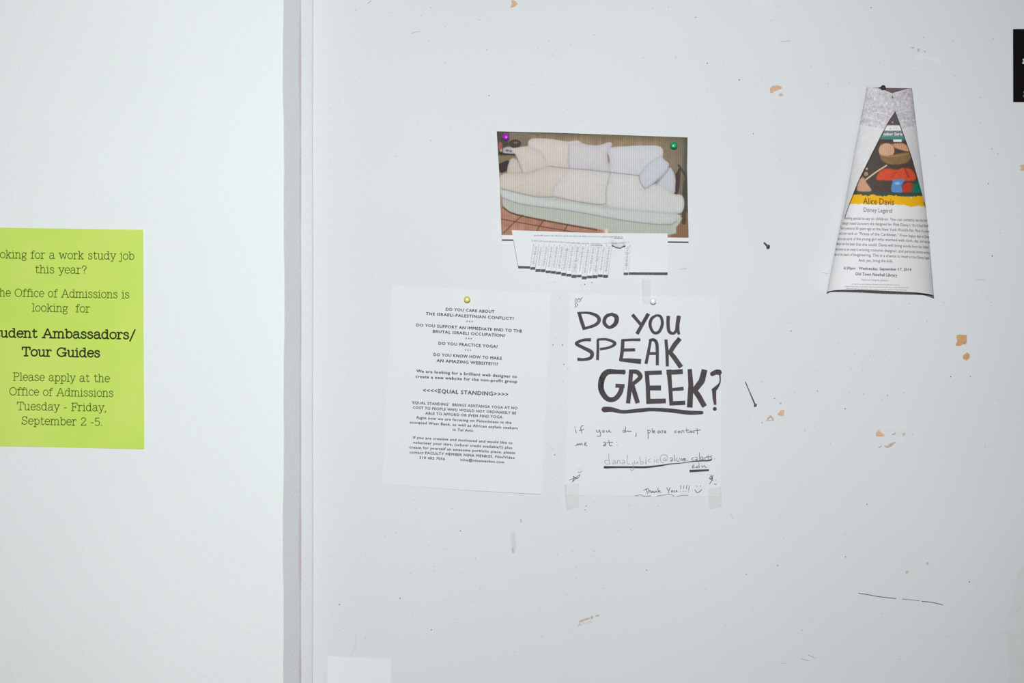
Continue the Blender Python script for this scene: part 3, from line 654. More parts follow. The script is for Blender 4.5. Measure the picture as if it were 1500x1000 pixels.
# ------------------------------------------------------------------ pictures printed as colour on fine sheets
def sdf(X, Y, P):
    P = np.array(P, float); n = len(P)
    d = np.full(X.shape, 1e9); inside = np.zeros(X.shape, bool)
    for i in range(n):
        a, b = P[i], P[(i + 1) % n]
        e_ = b - a; wx, wy = X - a[0], Y - a[1]
        t = np.clip((wx * e_[0] + wy * e_[1]) / (e_ @ e_ + 1e-9), 0, 1)
        d = np.minimum(d, (wx - t * e_[0]) ** 2 + (wy - t * e_[1]) ** 2)
        c = ((a[1] <= Y) & (Y < b[1])) | ((b[1] <= Y) & (Y < a[1]))
        xi = a[0] + (Y - a[1]) * (b[0] - a[0]) / (b[1] - a[1] if abs(b[1] - a[1]) > 1e-9 else 1e-9)
        inside ^= c & (X < xi)
    d = np.sqrt(d)
    return np.where(inside, d, -d)
class Pic:
    def __init__(self, X, Y, base): self.X, self.Y = X, Y; self.C = np.ones((len(X), 3)) * np.array(base, float)
    def put(self, m, c, a=1.0):
        m = (m * a)[:, None]; self.C = self.C * (1 - m) + np.array(c, float) * m
    def poly(self, P, c, f=3, a=1.0, rnd_=True):
        if rnd_ and len(P) > 4:
            Q = smooth_pts(P + [P[0]], 3)[:-1]
        else: Q = P
        d = sdf(self.X, self.Y, Q); self.put(np.clip(d / f * .5 + .5, 0, 1), c, a); return d
    def pillow(self, P, c, shade=(135, 138, 142), f=3):
        """a cushion: rounder looking towards its seams, darker at the lower edge"""
        d = self.poly(P, c, f)
        Q = np.array(P); y0, y1 = Q[:, 1].min(), Q[:, 1].max()
        inn = np.clip(d / f * .5 + .5, 0, 1)
        t = np.clip((self.Y - y0) / (y1 - y0), 0, 1)
        self.put(inn * np.clip(1 - d / 20, 0, 1) * (0.14 + .30 * t), shade)
        self.put(inn * np.clip((d - 10) / 50, 0, 1) * (1 - t) * .35, (214, 212, 208))
    def line(self, P, w, c, a=1.0, f=3, smooth=True):
        if smooth and len(P) > 2: P = smooth_pts(P, 4)
        d = np.full(self.X.shape, 1e9)
        for p, q in zip(P[:-1], P[1:]):
            p = np.array(p, float); q = np.array(q, float); e_ = q - p
            wx, wy = self.X - p[0], self.Y - p[1]
            t = np.clip((wx * e_[0] + wy * e_[1]) / (e_ @ e_ + 1e-9), 0, 1)
            d = np.minimum(d, np.hypot(wx - t * e_[0], wy - t * e_[1]))
        self.put(np.clip((w / 2 - d) / f + .5, 0, 1), c, a)
    def ell(self, cx, cy, rx, ry, c, a=1.0, f=.15):
        r = np.hypot((self.X - cx) / rx, (self.Y - cy) / ry); self.put(np.clip((1 - r) / f + .5, 0, 1), c, a)
def vnoise(x, y, s, seed):
    r = np.random.RandomState(seed); g = r.rand(64, 64)
    u, v = x / s, y / s; i, j = np.floor(u).astype(int), np.floor(v).astype(int); fu, fv = u - i, v - j
    fu = fu * fu * (3 - 2 * fu); fv = fv * fv * (3 - 2 * fv)
    G_ = lambda a, b: g[a % 64, b % 64]
    return (G_(i, j) * (1 - fu) + G_(i + 1, j) * fu) * (1 - fv) + (G_(i, j + 1) * (1 - fu) + G_(i + 1, j + 1) * fu) * fv - .5

def sofa_photo(px, py):
    X, Y = (px - 715) * 4.8387, (py - 180) * 4.8387
    P = Pic(X, Y, (144, 124, 100))
    P.C += (vnoise(X, Y * .25, 22, 1) * 22)[:, None] + (vnoise(X, Y, 60, 2) * 16)[:, None] * np.array([1, .8, .5])
    P.put(np.clip((X - 1150) / 260, 0, 1), (102, 98, 82), .75)
    P.put(np.clip((110 - Y + X * .03) / 40, 0, 1), (98, 88, 62), .6)
    P.put(np.clip((X - 1370) / 40, 0, 1), (62, 66, 60), .75)
    P.poly([(95, 570), (400, 640), (800, 730), (1000, 760), (1420, 800), (1430, 860), (60, 860), (60, 560)], (164, 120, 98), 4, rnd_=False)
    P.C += ((vnoise(X, Y, 30, 3) * 20) * (Y > 560))[:, None]
    for L in [[(250, 650), (180, 710), (110, 780)], [(400, 680), (365, 730), (330, 790)], [(575, 705), (550, 745), (530, 800)], [(90, 680), (300, 720), (620, 775), (800, 800)]]:
        P.line(L, 7, (92, 62, 50), .85, 4)
    P.poly([(820, 758), (1010, 748), (1010, 790), (800, 800)], (178, 150, 132), 5)
    P.poly([(1330, 640), (1420, 640), (1430, 830), (1290, 830), (1330, 740)], (128, 100, 74), 4)
    # left corner: shelf, lamp and dark chair
    P.poly([(55, 50), (235, 50), (225, 110), (150, 150), (150, 220), (55, 225)], (66, 64, 50), 6)
    P.poly([(150, 60), (290, 62), (290, 150), (230, 175), (150, 160)], (116, 106, 84), 8)
    P.ell(190, 147, 44, 30, (66, 50, 42)); P.ell(195, 140, 16, 8, (122, 106, 92), .8, .6)
    P.ell(86, 165, 15, 32, (158, 92, 80), .9, .4); P.ell(92, 195, 10, 10, (190, 160, 150), .8)
    P.poly([(106, 180), (140, 168), (175, 180), (185, 214), (112, 216)], (168, 164, 166), 4)
    P.ell(135, 195, 12, 8, (80, 76, 86), .7, .5); P.ell(160, 200, 9, 8, (70, 60, 70), .6, .5)
    P.line([(72, 215), (130, 222), (190, 226)], 13, (42, 40, 42), .95)
    P.poly([(74, 230), (195, 235), (160, 262), (120, 285), (76, 292)], (122, 106, 78), 4)
    P.poly([(76, 290), (142, 265), (150, 300), (140, 335), (84, 352)], (52, 38, 42), 4)
    # right: easel-like dark stand
    P.poly([(1330, 360), (1355, 320), (1365, 330), (1350, 490), (1318, 500)], (72, 56, 48), 4)
    P.line([(1350, 300), (1400, 380), (1412, 480)], 14, (62, 62, 54), .9); P.line([(1400, 420), (1390, 560), (1388, 705)], 30, (66, 62, 52), .85)
    # sofa body
    P.poly([(100, 520), (110, 590), (200, 642), (550, 712), (780, 750), (900, 778), (1290, 792), (1332, 742), (1326, 640), (700, 560), (100, 440)], (172, 178, 166), 4)
    P.line([(108, 600), (200, 650), (550, 720), (770, 757)], 10, (74, 54, 42), .8, 5)
    P.pillow([(95, 462), (330, 520), (600, 560), (880, 602), (1332, 640), (1334, 690), (1260, 722), (1000, 700), (600, 625), (250, 580), (105, 535)], (186, 191, 186), (146, 150, 150))
    P.line([(100, 532), (250, 578), (600, 626), (1000, 698), (1270, 722), (1330, 700)], 6, (130, 134, 132), .8, 6)
    P.pillow([(282, 170), (288, 125), (330, 110), (440, 113), (560, 132), (660, 138), (655, 330), (420, 312), (240, 350)], (196, 187, 180), (158, 148, 142))
    P.pillow([(140, 300), (165, 252), (205, 262), (235, 310), (244, 356), (142, 358)], (186, 180, 168), (142, 134, 124))
    P.pillow([(158, 180), (210, 174), (285, 166), (370, 200), (405, 250), (424, 304), (340, 336), (246, 358), (226, 300), (200, 235)], (195, 187, 177), (156, 148, 138))
    P.pillow([(566, 150), (640, 138), (700, 152), (780, 158), (862, 136), (876, 160), (846, 215), (852, 280), (866, 348), (700, 332), (572, 320)], (190, 188, 190), (146, 146, 156))
    P.pillow([(846, 205), (868, 174), (960, 166), (1100, 160), (1222, 168), (1238, 232), (1190, 300), (1075, 374), (870, 354), (862, 260)], (193, 195, 198), (146, 150, 158))
    P.pillow([(1195, 425), (1278, 318), (1312, 345), (1328, 400), (1326, 450), (1316, 500), (1225, 485)], (184, 188, 194), (140, 142, 150))
    P.pillow([(1222, 228), (1252, 262), (1282, 290), (1262, 340), (1200, 405), (1112, 466), (1076, 425), (1068, 372), (1120, 300), (1180, 255)], (186, 191, 198), (136, 142, 156))
    P.pillow([(86, 372), (140, 354), (250, 358), (345, 336), (430, 306), (500, 314), (580, 322), (620, 340), (600, 450), (540, 540), (458, 526), (330, 520), (92, 466)], (191, 184, 173), (150, 144, 136))
    P.pillow([(576, 322), (590, 323), (720, 334), (866, 350), (880, 400), (870, 470), (860, 580), (780, 580), (640, 560), (462, 522), (456, 508), (458, 465), (470, 438), (520, 384), (560, 338)], (194, 191, 187), (150, 150, 152))
    P.pillow([(868, 354), (980, 362), (1072, 374), (1112, 466), (1195, 428), (1312, 500), (1372, 512), (1390, 560), (1380, 622), (1330, 642), (1100, 628), (880, 602), (838, 572), (836, 470), (858, 400)], (194, 196, 192), (146, 150, 150))
    for L in [[(430, 306), (576, 322), (720, 334), (866, 350), (980, 362), (1072, 374)], [(245, 350), (225, 300), (195, 230)], [(460, 520), (640, 560), (780, 578), (834, 572)], [(92, 466), (330, 522), (460, 524)], [(1068, 372), (1080, 425), (1112, 466)]]:
        P.line(L, 5, (128, 122, 122), .75, 6)
    P.line([(866, 352), (838, 470), (836, 570)], 5, (140, 138, 138), .6, 6); P.line([(568, 150), (575, 320)], 4, (150, 142, 146), .5, 6)
    P.line([(1282, 325), (1190, 440)], 8, (120, 124, 150), .5, 8)
    P.poly([(826, 752), (852, 752), (848, 792), (830, 792)], (214, 200, 186), 3, rnd_=False)
    P.C += (7.5 * np.sin(X * 2 * math.pi / 15.2))[:, None] + (vnoise(X, Y, 9, 5) * 9)[:, None]
    # thin dark print border at the top and right
    P.put(np.clip((np.interp(X, [60, 1412], [66, 108]) - Y) / 5, 0, 1), (66, 66, 52), .7)
    white = np.clip((Y - np.interp(X, [95, 1425], [792, 812])) / 3, 0, 1)
    P.put(white, (226, 226, 228))
    return np.clip(P.C, 0, 255)

sf = empty('sofa_flyer', PW(868, 275))
tag(sf, 'flyer with a colour photo of a pale sofa above a fringe of tear-off tabs', 'flyer')
sflift = lambda x, y: 0.0015 + 0.018 * np.clip((np.asarray(y) - 195) / 155, 0, 1) ** 1.6
page('photo_sheet', lambda u: np.interp(u, [0, .3, 1], [192.2, 194.2, 201.2]), lambda u: np.interp(u, [0, 1], [350.3, 353.6]), edge([(192, 727.6), (252, 731.2), (343, 734.6), (351, 735.2)]), edge([(201, 1007.2), (246, 1006.6), (300, 1007.6), (354, 1008.9)]),
     lambda x, y, u, v: sflift(x, y), print_mat('sofa_print'), sf, 520, 300, colorf=sofa_photo)
ts_lift = lambda x, y: 0.0190 + 0.0145 * np.clip((np.asarray(y) - 338) / 60, 0, 1)
XB = lambda u: 758 + u
tl = edge([(337, 749.5), (389.6, 759.2), (410, 763)])
# left and right plain ends of the strip and the printed band above the tabs
page('text_band', lambda u: np.interp(u, [0, .5, 1], [337.0, 341.0, 341.8]), lambda u: np.interp(u, [0, .25, .636, .66, .69, .708, .73, 1], [357.2, 357.6, 358.2, 361.6, 363, 360, 358.8, 358.4]), tl, edge([(340, 978), (400, 978.4)]),
     lambda x, y, u, v: ts_lift(x, y) + .0001 - .012 * v ** 2 * np.exp(-((x - 905.5) / 8.5) ** 4), paper, sf, 140, 8, solid=None)
page('plain_end', lin1(356.6, 357.0), lin1(389.4, 389.8), tl, edge([(357, 781.6), (390, 776.4)]), lambda x, y, u, v: ts_lift(x, y), paper, sf, 6, 12)
page('plain_end', lin1(357.6, 357.6), lin1(398.6, 398.8), edge([(358, 923.6), (400, 921)]), edge([(340, 978), (400, 978.4)]), lambda x, y, u, v: ts_lift(x, y) + .001 * u, paper, sf, 6, 12)
tb = [391.3, 394.2, 394.4, 396.4, 396.8, 398.0, 399.6, 401.0, 402.4, 402.5, 404.5, 403.8, 403.0, 402.0, 402.6]
faint = mat('tab_writing', (156, 148, 154), .9)
for i in range(16):
    if i < 15:
        xt = 782.0 + i * 7.65; xb = 776.6 + i * 7.55 + (i > 10) * (i - 10) * .25; yb = tb[i]; w = 7.3
    else:
        xt, xb, yb, w = 916.2, 913.6, 399.2, 6.8
    rr = random.Random(40 + i)
    ex = rr.uniform(-.001, .004) + (0.004 if i in (10, 8) else 0)
    tw = rr.uniform(-.0018, .0018)
    lf = (lambda ex, tw: (lambda x, y, u, v: ts_lift(x, y) + ex * v ** 2 + tw * (u - .5) * v))(ex, tw)
    sk_ = rr.uniform(-.5, .5)
    t_ = page('tear_off_tab', lin1(356.6, 356.8), lin1(yb - .2, yb + sk_ * .6), edge([(358, xt), (yb, xb)]), edge([(358, xt + w), (yb, xb + w)]), lf, paper, sf, 4, 12)
    ik = Ink()
    y = 361.5
    while y < yb - 5:
        f_ = (y - 358) / (yb - 358); xc = xt + (xb - xt) * f_ + w * .5
        h = rr.uniform(.7, 2.0); ln = rr.uniform(.5, 2.2)
        ik.ribbon([(xc - ln + rr.uniform(-.6, .6), y), (xc + ln * .4, y + h * rr.uniform(-.3, .6)), (xc + ln, y + rr.uniform(-.5, .5))], .42)
        y += h * .65 + .6
    lx = (lambda ex, yb: (lambda x, y: ts_lift(x, y) + np.clip(ex, 0, 1) * np.clip((np.asarray(y) - 358) / (yb - 358), 0, 1) ** 2 + .0008))(ex, yb)
    ik.build('tab_writing', faint, t_, lx)
tiny_print(782, 345.6, 912.5, 348.0, 1.7, ink_small, sf, ts_lift, 1)
ik = Ink(); ik.ribbon([(899.5, 348.9), (912.5, 349.1)], .5); ik.build('underline', ink_small, sf, ts_lift, eps=.0005)
tiny_print(779, 353.3, 865.0, 358.0, 1.6, ink_small, sf, ts_lift, 2)
tiny_print(866.5, 357.6, 882.0, 358.2, 1.6, ink_small, sf, ts_lift, 3)
tiny_print(885.0, 357.2, 922.5, 355.6, 1.4, faint, sf, ts_lift, 4)
ik = Ink(); ik.ribbon([(866.5, 359.1), (882, 359.4)], .5); ik.build('underline', ink_small, sf, ts_lift, eps=.0006)

# ------------------------------------------------------------------ cone-folded library flyer
cl = edge([(126, 1270.2), (152, 1265.3), (226, 1250.8), (300, 1237.2), (370, 1222.6), (432, 1210.6)])
cr = edge([(126, 1335.6), (189, 1343), (263, 1352.3), (300, 1356), (370, 1362.8), (438, 1368.4)])
def cone_lift(x, y):
    x = np.asarray(x, float); y = np.asarray(y, float)
    a, b = cl(y), cr(y)
    u = np.clip((x - a) / (b - a), 0, 1)
    h = np.interp(y, [126, 300, 437], [0.011, 0.026, 0.036])
    return 0.0035 + h * np.sqrt(np.clip(1 - (2 * u - 1) ** 2, 0, 1))
def lib_print(px, py):
    X, Y = (px - 1195) * 5.405, (py - 115) * 5.405
    P = Pic(X, Y, (226, 228, 229))
    P.poly([(300, 100), (900, 100), (900, 372), (300, 368)], (98, 86, 86), 3, rnd_=False)
    P.poly([(300, 412), (900, 414), (900, 460), (300, 456)], (118, 128, 128), 3, rnd_=False)
    P.poly([(300, 456), (900, 460), (900, 500), (300, 480)], (64, 138, 124), 3, rnd_=False)
    P.poly([(200, 480), (610, 482), (900, 502), (900, 912), (200, 905)], (78, 68, 62), 3, rnd_=False)
    P.poly([(612, 482), (680, 482), (680, 502), (614, 502)], (222, 230, 224), 2, rnd_=False)
    # plain still life of cloths and a rod in place of the printed figure
    P.ell(560, 570, 62, 58, (208, 172, 140), 1, .12)
    for k in range(7): P.line([(520 + k * 16, 515), (505 + k * 17, 560), (525 + k * 15, 618)], 5, (198, 130, 108), .75, 3)
    P.poly([(600, 520), (680, 510), (735, 540), (738, 575), (690, 570), (620, 545)], (196, 140, 104), 4)
    for k in range(6): P.line([(628 + k * 19, 512 + k * 4), (640 + k * 18, 552 + k * 4)], 4, (232, 204, 168), .7, 3)
    P.poly([(505, 600), (560, 612), (640, 596), (755, 584), (745, 640), (700, 672), (600, 680), (530, 655)], (134, 108, 70), 5); P.line([(512, 606), (600, 616), (750, 592)], 6, (176, 146, 100), .8, 4)
    P.poly([(500, 740), (560, 712), (640, 722), (700, 706), (770, 730), (790, 800), (700, 812), (560, 806), (480, 800)], (204, 80, 52), 5)
    P.line([(640, 740), (600, 780)], 6, (150, 44, 34), .7, 5); P.line([(700, 700), (735, 780)], 10, (120, 52, 40), .7, 8)
    P.line([(395, 802), (470, 745), (560, 688)], 11, (216, 190, 158), 1, 4)
    P.ell(398, 755, 16, 16, (158, 136, 118)); P.ell(404, 715, 8, 8, (206, 188, 160));
    P.poly([(340, 800), (375, 780), (405, 830), (440, 890), (330, 890)], (196, 152, 122), 5)
    P.poly([(610, 800), (700, 798), (680, 850), (690, 900), (600, 895)], (94, 138, 190), 4); P.ell(645, 830, 22, 12, (160, 190, 220), .8, .5)
    P.poly([(690, 840), (740, 820), (785, 850), (780, 895), (690, 898)], (190, 62, 44), 4)
    P.poly([(770, 560), (900, 560), (900, 930), (760, 925), (790, 850), (820, 760)], (28, 124, 98), 6, .95)
    P.put(np.clip((Y - 800) / 60, 0, 1) * np.clip((X - 740) / 40, 0, 1) * (Y < 905), (20, 118, 96), .7)
    P.poly([(200, 890), (700, 905), (900, 900), (900, 935), (200, 935)], (66, 78, 66), 4, rnd_=False)
    X2, Y2 = (px - 1195) * 5.716, (py - 270) * 5.716
    top = np.interp(X2, [260, 330, 430, 480, 560, 640, 720, 800, 860, 960], [84, 78, 92, 84, 100, 88, 96, 108, 90, 84]) + vnoise(X2, Y2 * 0, 14, 8) * 12
    bot = np.interp(X2, [240, 330, 480, 560, 660, 740, 800, 850, 960], [170, 164, 172, 164, 168, 178, 190, 182, 196]) + vnoise(X2, Y2 * 0 + 5, 12, 9) * 10
    P.put(np.clip((Y2 - top) / 5, 0, 1) * np.clip((bot - Y2) / 5, 0, 1), (233, 178, 22))
    P.put(((Y2 > bot + 2) & (Y2 > 120)).astype(float), (224, 226, 227))
    P.C += (vnoise(X, Y, 12, 4) * 10 * (Y < 900))[:, None]
    return np.clip(P.C, 0, 255)
lf_ = empty('folded_flyer', PW(1302, 285))
tag(lf_, 'tall library event flyer rolled to a cone with a yellow band', 'flyer')
fb = lambda x: np.interp(x, [1208, 1213, 1221, 1235, 1260, 1290, 1323, 1347, 1360, 1369], [428.6, 426.6, 424.9, 424.2, 424.2, 425.4, 427, 428.5, 430.3, 432.6])
bottom_front = lambda u: fb(1211 + 157.4 * u)
page('front_panel', lin1(134, 134), bottom_front, cl, cr, lambda x, y, u, v: cone_lift(x, y), print_mat('library_print'), lf_, 260, 440, colorf=lib_print)
bb = lambda x: np.interp(x, [1209, 1213, 1223, 1235, 1260, 1323, 1344, 1360, 1369], [431.5, 428, 425.8, 424.6, 422, 425.6, 429.8, 433.6, 437.4])
page('back_panel', lin1(128.0, 129.2), lambda u: bb(1210.5 + 158 * u), edge([(126, 1270.4), (152, 1265.5), (226, 1251.0), (300, 1237.4), (370, 1222.8), (432, 1210.6)]), cr, lambda x, y, u, v: 0.0012 + .002 * (2 * u - 1) ** 8, mat('dark_print', (104, 86, 88), .7), lf_, 60, 40)
# the two corners folded across the front: grey photocopied backs of the sheet
def flap_print(px, py):
    g = vnoise(px, py, 1.3, 11) * 46 + vnoise(px, py, 3.2, 12) * 26
    base = np.ones((len(px), 3)) * np.array([198, 196, 200.])
    low = np.clip((py - np.interp(px, [1262, 1295, 1320, 1345], [181, 188, 187, 184])) / 2, 0, 1)[:, None]
    base = base * (1 - low) + np.array([216, 217, 218.]) * low
    base += (g * (1 - .75 * low[:, 0]))[:, None] * np.array([1, .95, 1.0])
    m = (np.hypot((px - 1307.5) / 1.2, (py - 142.5) / 2) < 1)[:, None]; base = np.where(m, 110, base)
    base += (vnoise(px, py, 14, 13) * 7)[:, None]
    return np.clip(base, 0, 255)
flap_m = print_mat('photocopy_back')
wl_ = edge([(126, 1306.5), (136.5, 1306.5), (162.2, 1311.8), (183.5, 1297.9), (226, 1276.4), (263, 1258), (300, 1243), (319.5, 1236.4), (336, 1230.4)])
wr_ = edge([(126, 1306.2), (136.5, 1306.2), (162.2, 1311.4), (183.5, 1319), (229.7, 1335.6), (300, 1355.2), (306, 1356.5)])
fl_lift = lambda x, y: cone_lift(x, y) + 0.0022
page('left_flap', lambda u: np.interp(u, [0, .62, 1], [127.2, 130.2, 136.6]), lin1(335, 335), cl, wl_, lambda x, y, u, v: fl_lift(x, y) + .0025 * u * (v > .18), flap_m, lf_, 90, 260, colorf=flap_print)
page('right_flap', lambda u: np.interp(u, [0, .6, 1], [136.6, 131.2, 128.8]), lin1(305, 305), wr_, cr, lambda x, y, u, v: fl_lift(x, y) + .0025 * (1 - u) * (v > .18), flap_m, lf_, 60, 220, colorf=flap_print)
ik = Ink(); ik.ribbon([(1310.9, 164.2), (1298.9, 183.5), (1277.4, 226), (1259, 263), (1244, 300), (1237.5, 318)], .9); ik.ribbon([(1312.2, 164.2), (1318.2, 183.5), (1334.8, 229.7), (1354.4, 300)], .8)  # painted line along the flap edges: their shadow together with the sheet's dark border
ik.build('flap_shadow_margin', mat('shadow_margin_ink', (58, 34, 44), .8), lf_, cone_lift, eps=.0007)
q = lambda x, y: (1195 + x / 5.716, 270 + y / 5.716)
def ctype(t, x0, y0, x1, y1, cap, m, bold=0, ym=None, warp=0, eps=.0006):
    a, b = q(x0, y0), q(x1, y1)
    return type_line(t, a[0], a[1], b[0], b[1], cap, m, lf_, cone_lift, bold=bold, ymid=None if ym is None else 270 + ym / 5.716, warp=warp, eps=eps)
brown = mat('brown_ink', (120, 88, 26), .8)
ctype('Alice Davis', 395, 164, 655, 173, 9.2, brown, .012)
ctype('Disney Legend', 400, 229, 637, 238, 6.4, ink, .0)
small = mat('fine_grey_ink', (92, 84, 88), .8)
for t, y0, ym, y1, x0, x1 in [
    ('something special to say to children. You can certainly see that from', 292, 301, 313, 236, 932), ('strikingly created characters she designed for Walt Disney\u2019s \u201cIt\u2019s A Small World\u201d', 336, 344, 360, 224, 944),
    ('which premiered 50 years ago at the New York World\u2019s Fair. Most of us know', 378, 387, 404, 210, 948), ('and is her work on \u201cPirates of the Caribbean.\u201d From happy days at Disney', 420, 430, 450, 196, 950),
    ('call on the spirit of the young girl who worked with cloth, clay, and was not', 466, 472, 492, 183, 955), ('always not the best that she could. Davis will bring works from her children', 507, 518, 537, 172, 944),
    ('and shows as an award winning costume designer, and personal stories working', 552, 563, 581, 165, 950), ('also on the team of Imagineering. This is a chance to meet a true Disney Legend', 597, 606, 626, 156, 950)]:
    ctype(t, x0, y0, x1, y1, 4.1, small, .004, ym, 1.2)
ctype('And, yes, bring the kids.', 358, 646, 646, 653, 4.2, small, .004)
ctype('6:30pm   Wednesday, September 17, 2014', 235, 710, 800, 724, 4.0, ink, .02, 717)
ctype('Old Town Newhall Library', 330, 760, 682, 772, 4.2, ink, .02)
ctype('There is no charge for admission.', 380, 804, 610, 810, 2.3, small)
tiny_print(*q(300, 838), *q(705, 846), 1.15, small, lf_, cone_lift, 5, .0006)
tiny_print(*q(240, 858), *q(775, 868), 1.15, small, lf_, cone_lift, 6, .0006)
tiny_print(*q(255, 876), *q(765, 888), 1.15, small, lf_, cone_lift, 7, .0006)
# lettering seen in the window
pw_ = mat('pale_ink', (228, 228, 226), .8)
type_line('eaker Serie', 1294.2, 198.2, 1322.3, 198.2, 4.2, pw_, lf_, cone_lift, bold=.03, eps=.0006)
type_line('e', 1303.3, 189.4, 1305, 189.4, 2.6, ink, lf_, cone_lift, eps=.0006)
type_line('T', 1312.6, 189.4, 1314.2, 189.4, 2.6, small, lf_, cone_lift, eps=.0006)
type_line('e', 1306.4, 180, 1308.6, 180, 2.6, pw_, lf_, cone_lift, eps=.0006)

# ------------------------------------------------------------------ black poster and blank sticker
bp = empty('black_poster', PW(1540, 96))
tag(bp, 'black poster cut off by the right edge of the picture', 'poster')
bl = lambda x, y: 0.0012 + 0 * np.asarray(x, float)
page('sheet', lin1(42.6, 42.2), lin1(149.4, 149.8), edge([(42, 1484.2), (150, 1484.4)]), edge([(42, 1600), (150, 1600)]), lambda x, y, u, v: bl(x, y), black_m, bp, 6, 6, solid=.0006)
ik = Ink(); ik.poly([(1498, 86), (1503, 86), (1503, 93.5), (1497.6, 93.5), (1497.6, 91), (1499, 91), (1499, 88), (1498, 88)]); ik.build('pale_print', mat('pale_print', (196, 214, 206), .7), bp, bl)
ik = Ink(); ik.ribbon([(1503, 132.5), (1499.5, 134.5), (1501, 138), (1499, 140), (1500, 142), (1503, 142.5)], .8, smooth=True); ik.build('grey_print', mat('grey_print', (120, 134, 126), .7), bp, bl)

st = empty('blank_sticker', PW(526, 1010))
tag(st, 'small white paper sticker at the bottom edge of the picture', 'sticker')
page('sheet', lin1(960.8, 965.2), lin1(1062, 1066), edge([(960, 480.4), (1066, 478)]), edge([(965, 573), (1066, 571)]), lambda x, y, u, v: 0.0006 + .0006 * u * (1 - v), mat('sticker_paper', (228, 231, 233), .55), st, 10, 10)

# ------------------------------------------------------------------ tape
tm = tape_mat()
def tape(P, label, l0=0.0022, curl=None, band=None):
    """P: four corners clockwise from top left"""
    cx = sum(p[0] for p in P) / 4; cy = sum(p[1] for p in P) / 4
    r = empty('clear_tape', PW(cx, cy)); tag(r, label, 'tape', None)
    n = 8; V = []
    for j in range(n + 1):
        for i in range(n + 1):
            u, v = i / n, j / n
            x = (P[0][0] * (1 - u) + P[1][0] * u) * (1 - v) + (P[3][0] * (1 - u) + P[2][0] * u) * v
            y = (P[0][1] * (1 - u) + P[1][1] * u) * (1 - v) + (P[3][1] * (1 - u) + P[2][1] * u) * v
            l = l0
            if curl: l += curl(u, v)
            V.append(PW(x, y, l))
    obj('strip', V, grid_faces(n, n), tm, r, smooth=True)
    if band:
        o = obj('folded_end', [PW(*b) for b in band], [[0, 3, 2, 1]], tm, r)
tape([(940.4, 408.6), (953.4, 409), (953, 446), (940.6, 446)], 'clear tape strip above the top edge of the marker note', curl=lambda u, v: .0006 * (1 - u),
     band=[(940.3, 408.4, .0034), (942.8, 408.4, .0034), (942.9, 434, .0034), (941, 434, .0034)])
tape([(827, 708), (848, 708), (848.2, 743), (831, 747)], 'clear tape over the bottom left corner of the marker note', curl=lambda u, v: .0022 * (1 - u) ** 2 * v + .001 * v * v,
     band=[(826, 709, .0045), (829.4, 709, .0045), (831.6, 747.5, .0050), (829.6, 747, .0050)])
tape([(1037, 716), (1056.4, 712), (1057.4, 742), (1038.6, 746)], 'clear tape over the bottom right corner of the marker note')

# ------------------------------------------------------------------ pins and nails
def frame_for(a, b):
    a, b = Vector(a), Vector(b); z_ = (b - a).normalized()
    x_ = z_.orthogonal().normalized(); y_ = z_.cross(x_)
    return a, x_, y_, z_, (b - a).length
def lathe(name, a, b, prof, m, parent, n=20, nseg=None):
    """prof: (t along a->b in metres, radius)"""
    a, x_, y_, z_, L = frame_for(a, b)
    V = []; F = []
    for t, r in prof:
        for i in range(n):
            an = 2 * math.pi * i / n
            V.append(tuple(a + z_ * t + x_ * (r * math.cos(an)) + y_ * (r * math.sin(an))))
    for j in range(len(prof) - 1):
        for i in range(n):
            F.append([j * n + i, j * n + (i + 1) % n, (j + 1) * n + (i + 1) % n, (j + 1) * n + i])
    F.append(list(range(n))[::-1]); F.append([(len(prof) - 1) * n + i for i in range(n)])
    return obj(name, V, F, m, parent, smooth=True)
def plastic(name, c): 
    return mat(name, c, 0.28, spec=0.5, coat=0.3)
def pushpin(px, py, l, tilt, m, label, r=0.0044, name='pushpin'):
    """l: surface height under the pin; tilt: px offset of the head from the needle"""
    a = Vector(PW(px, py, l)); b = Vector(PW(px + tilt[0], py + tilt[1], l + 0.0135))
    e0 = empty(name, a); tag(e0, label, 'pushpin')
    k = r / .0044
    lathe('head', a, b, [(0.0008, .0018 * k), (.0012, .0042 * k), (.0022, .0044 * k), (.0032, .0038 * k), (.0042, .0025 * k), (.0088, .0023 * k), (.0100, .0030 * k), (.0112, .0043 * k), (.0128, .0044 * k), (.0136, .0040 * k), (.0138, .0015 * k)], m, e0)
    c = a - (b - a).normalized() * (l * 0.9 + .004)
    lathe('needle', c, a + (b - a).normalized() * .002, [(0, .0001), (.0015, .0005), ((a - c).length + .001, .0005)], steel, e0, n=8)
    return e0
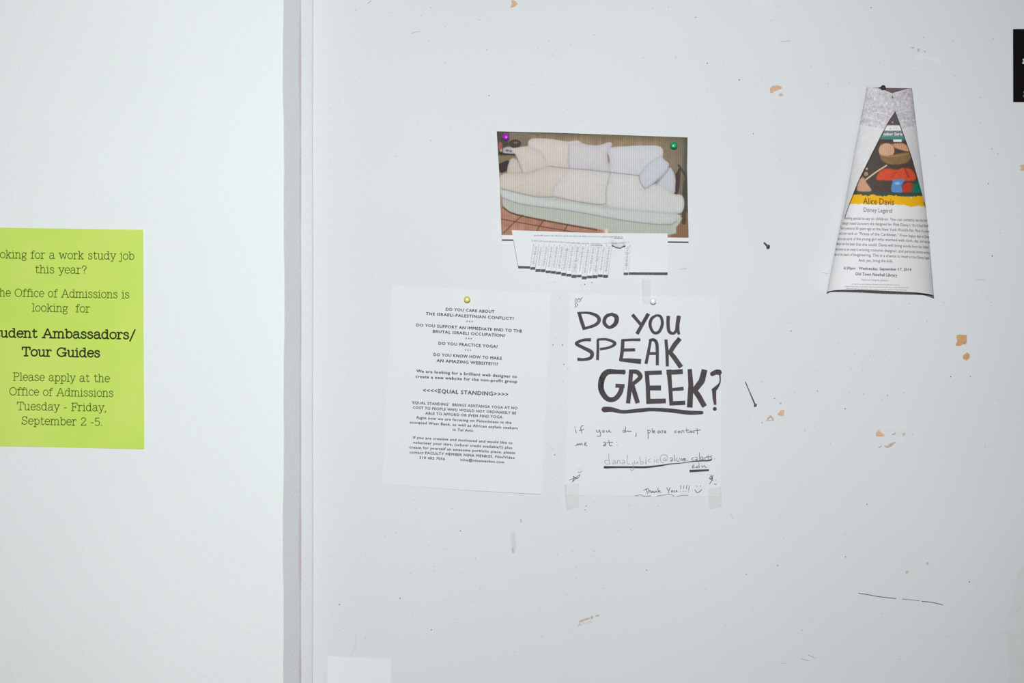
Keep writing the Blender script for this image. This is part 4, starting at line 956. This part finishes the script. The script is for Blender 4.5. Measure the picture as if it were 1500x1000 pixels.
pushpin(742, 202.2, .0017, (-1.5, -2.5), plastic('purple_plastic', (160, 28, 176)), 'purple pushpin in the top left corner of the sofa flyer', r=.0044)
pushpin(986.0, 214.2, .0024, (1.6, -1.6), plastic('green_plastic', (0, 142, 92)), 'green pushpin in the top right corner of the sofa flyer', r=.0047)
pushpin(684.6, 439.6, .0009, (-.6, -1.6), plastic('yellow_plastic', (206, 202, 96)), 'yellow pushpin at the top of the typed white notice', r=.0042)
pushpin(956, 441.2, .0012, (.8, -.6), plastic('white_plastic', (226, 228, 228)), 'white pushpin near the top edge of the marker note', r=.0043)
pushpin(1294.2, 130.0, .011, (-.6, -2.2), mat('black_plastic', (40, 32, 36), 0.6), 'black pushpin at the top edge of the cone-shaped flyer', r=.0032)
ik = Ink(); 
cp = bpy.data.objects['pushpin.004'] if 'pushpin.004' in bpy.data.objects else None
if cp is not None:
    lathe('side_lever', PW(1287.2, 129.2, .016), PW(1292.6, 127.4, .018), [(0, .0008), (.002, .0010), (.0052, .0010)], MATS['black_plastic'], cp, n=8)

def nail(p0, p1, r, rh, label):
    a, b = Vector(p0), Vector(p1)
    e0 = empty('nail', a); tag(e0, label, 'nail')
    L = (b - a).length; d = (b - a).normalized()
    lathe('shank', a - d * .006, b, [(0, .0002), (.002, r), (L + .006, r)], steel, e0, n=12)
    lathe('nail_head', b - d * .0004, b + d * .002, [(0, r), (.0004, rh), (.0014, rh), (.0018, rh * .8)], steel, e0, n=16)
nail(PW(1092.2, 560, 0), PW(1106.4, 592.4, .014), .00062, .0021, 'long thin nail slanting from the wall right of the marker note')
nail(PW(1119.4, 355.6, 0), PW(1125.2, 360.6, .014), .0011, .0024, 'short stubby nail in the wall right of the sofa flyer')

ys = empty('paper_scrap', PW(1236.5, 146.5))
tag(ys, 'tiny yellow green scrap left of the cone-shaped flyer top', 'scrap')
V = [PW(1235.2, 145.2, .0004), PW(1238, 145, .0012), PW(1237.4, 147.2, .0016), PW(1236.8, 149, .0008), PW(1235.4, 147.4, .0005)]
obj('scrap', V, [[4, 3, 2, 1, 0]], mat('yellow_scrap', (206, 214, 138), .7), ys, solid=.0002)
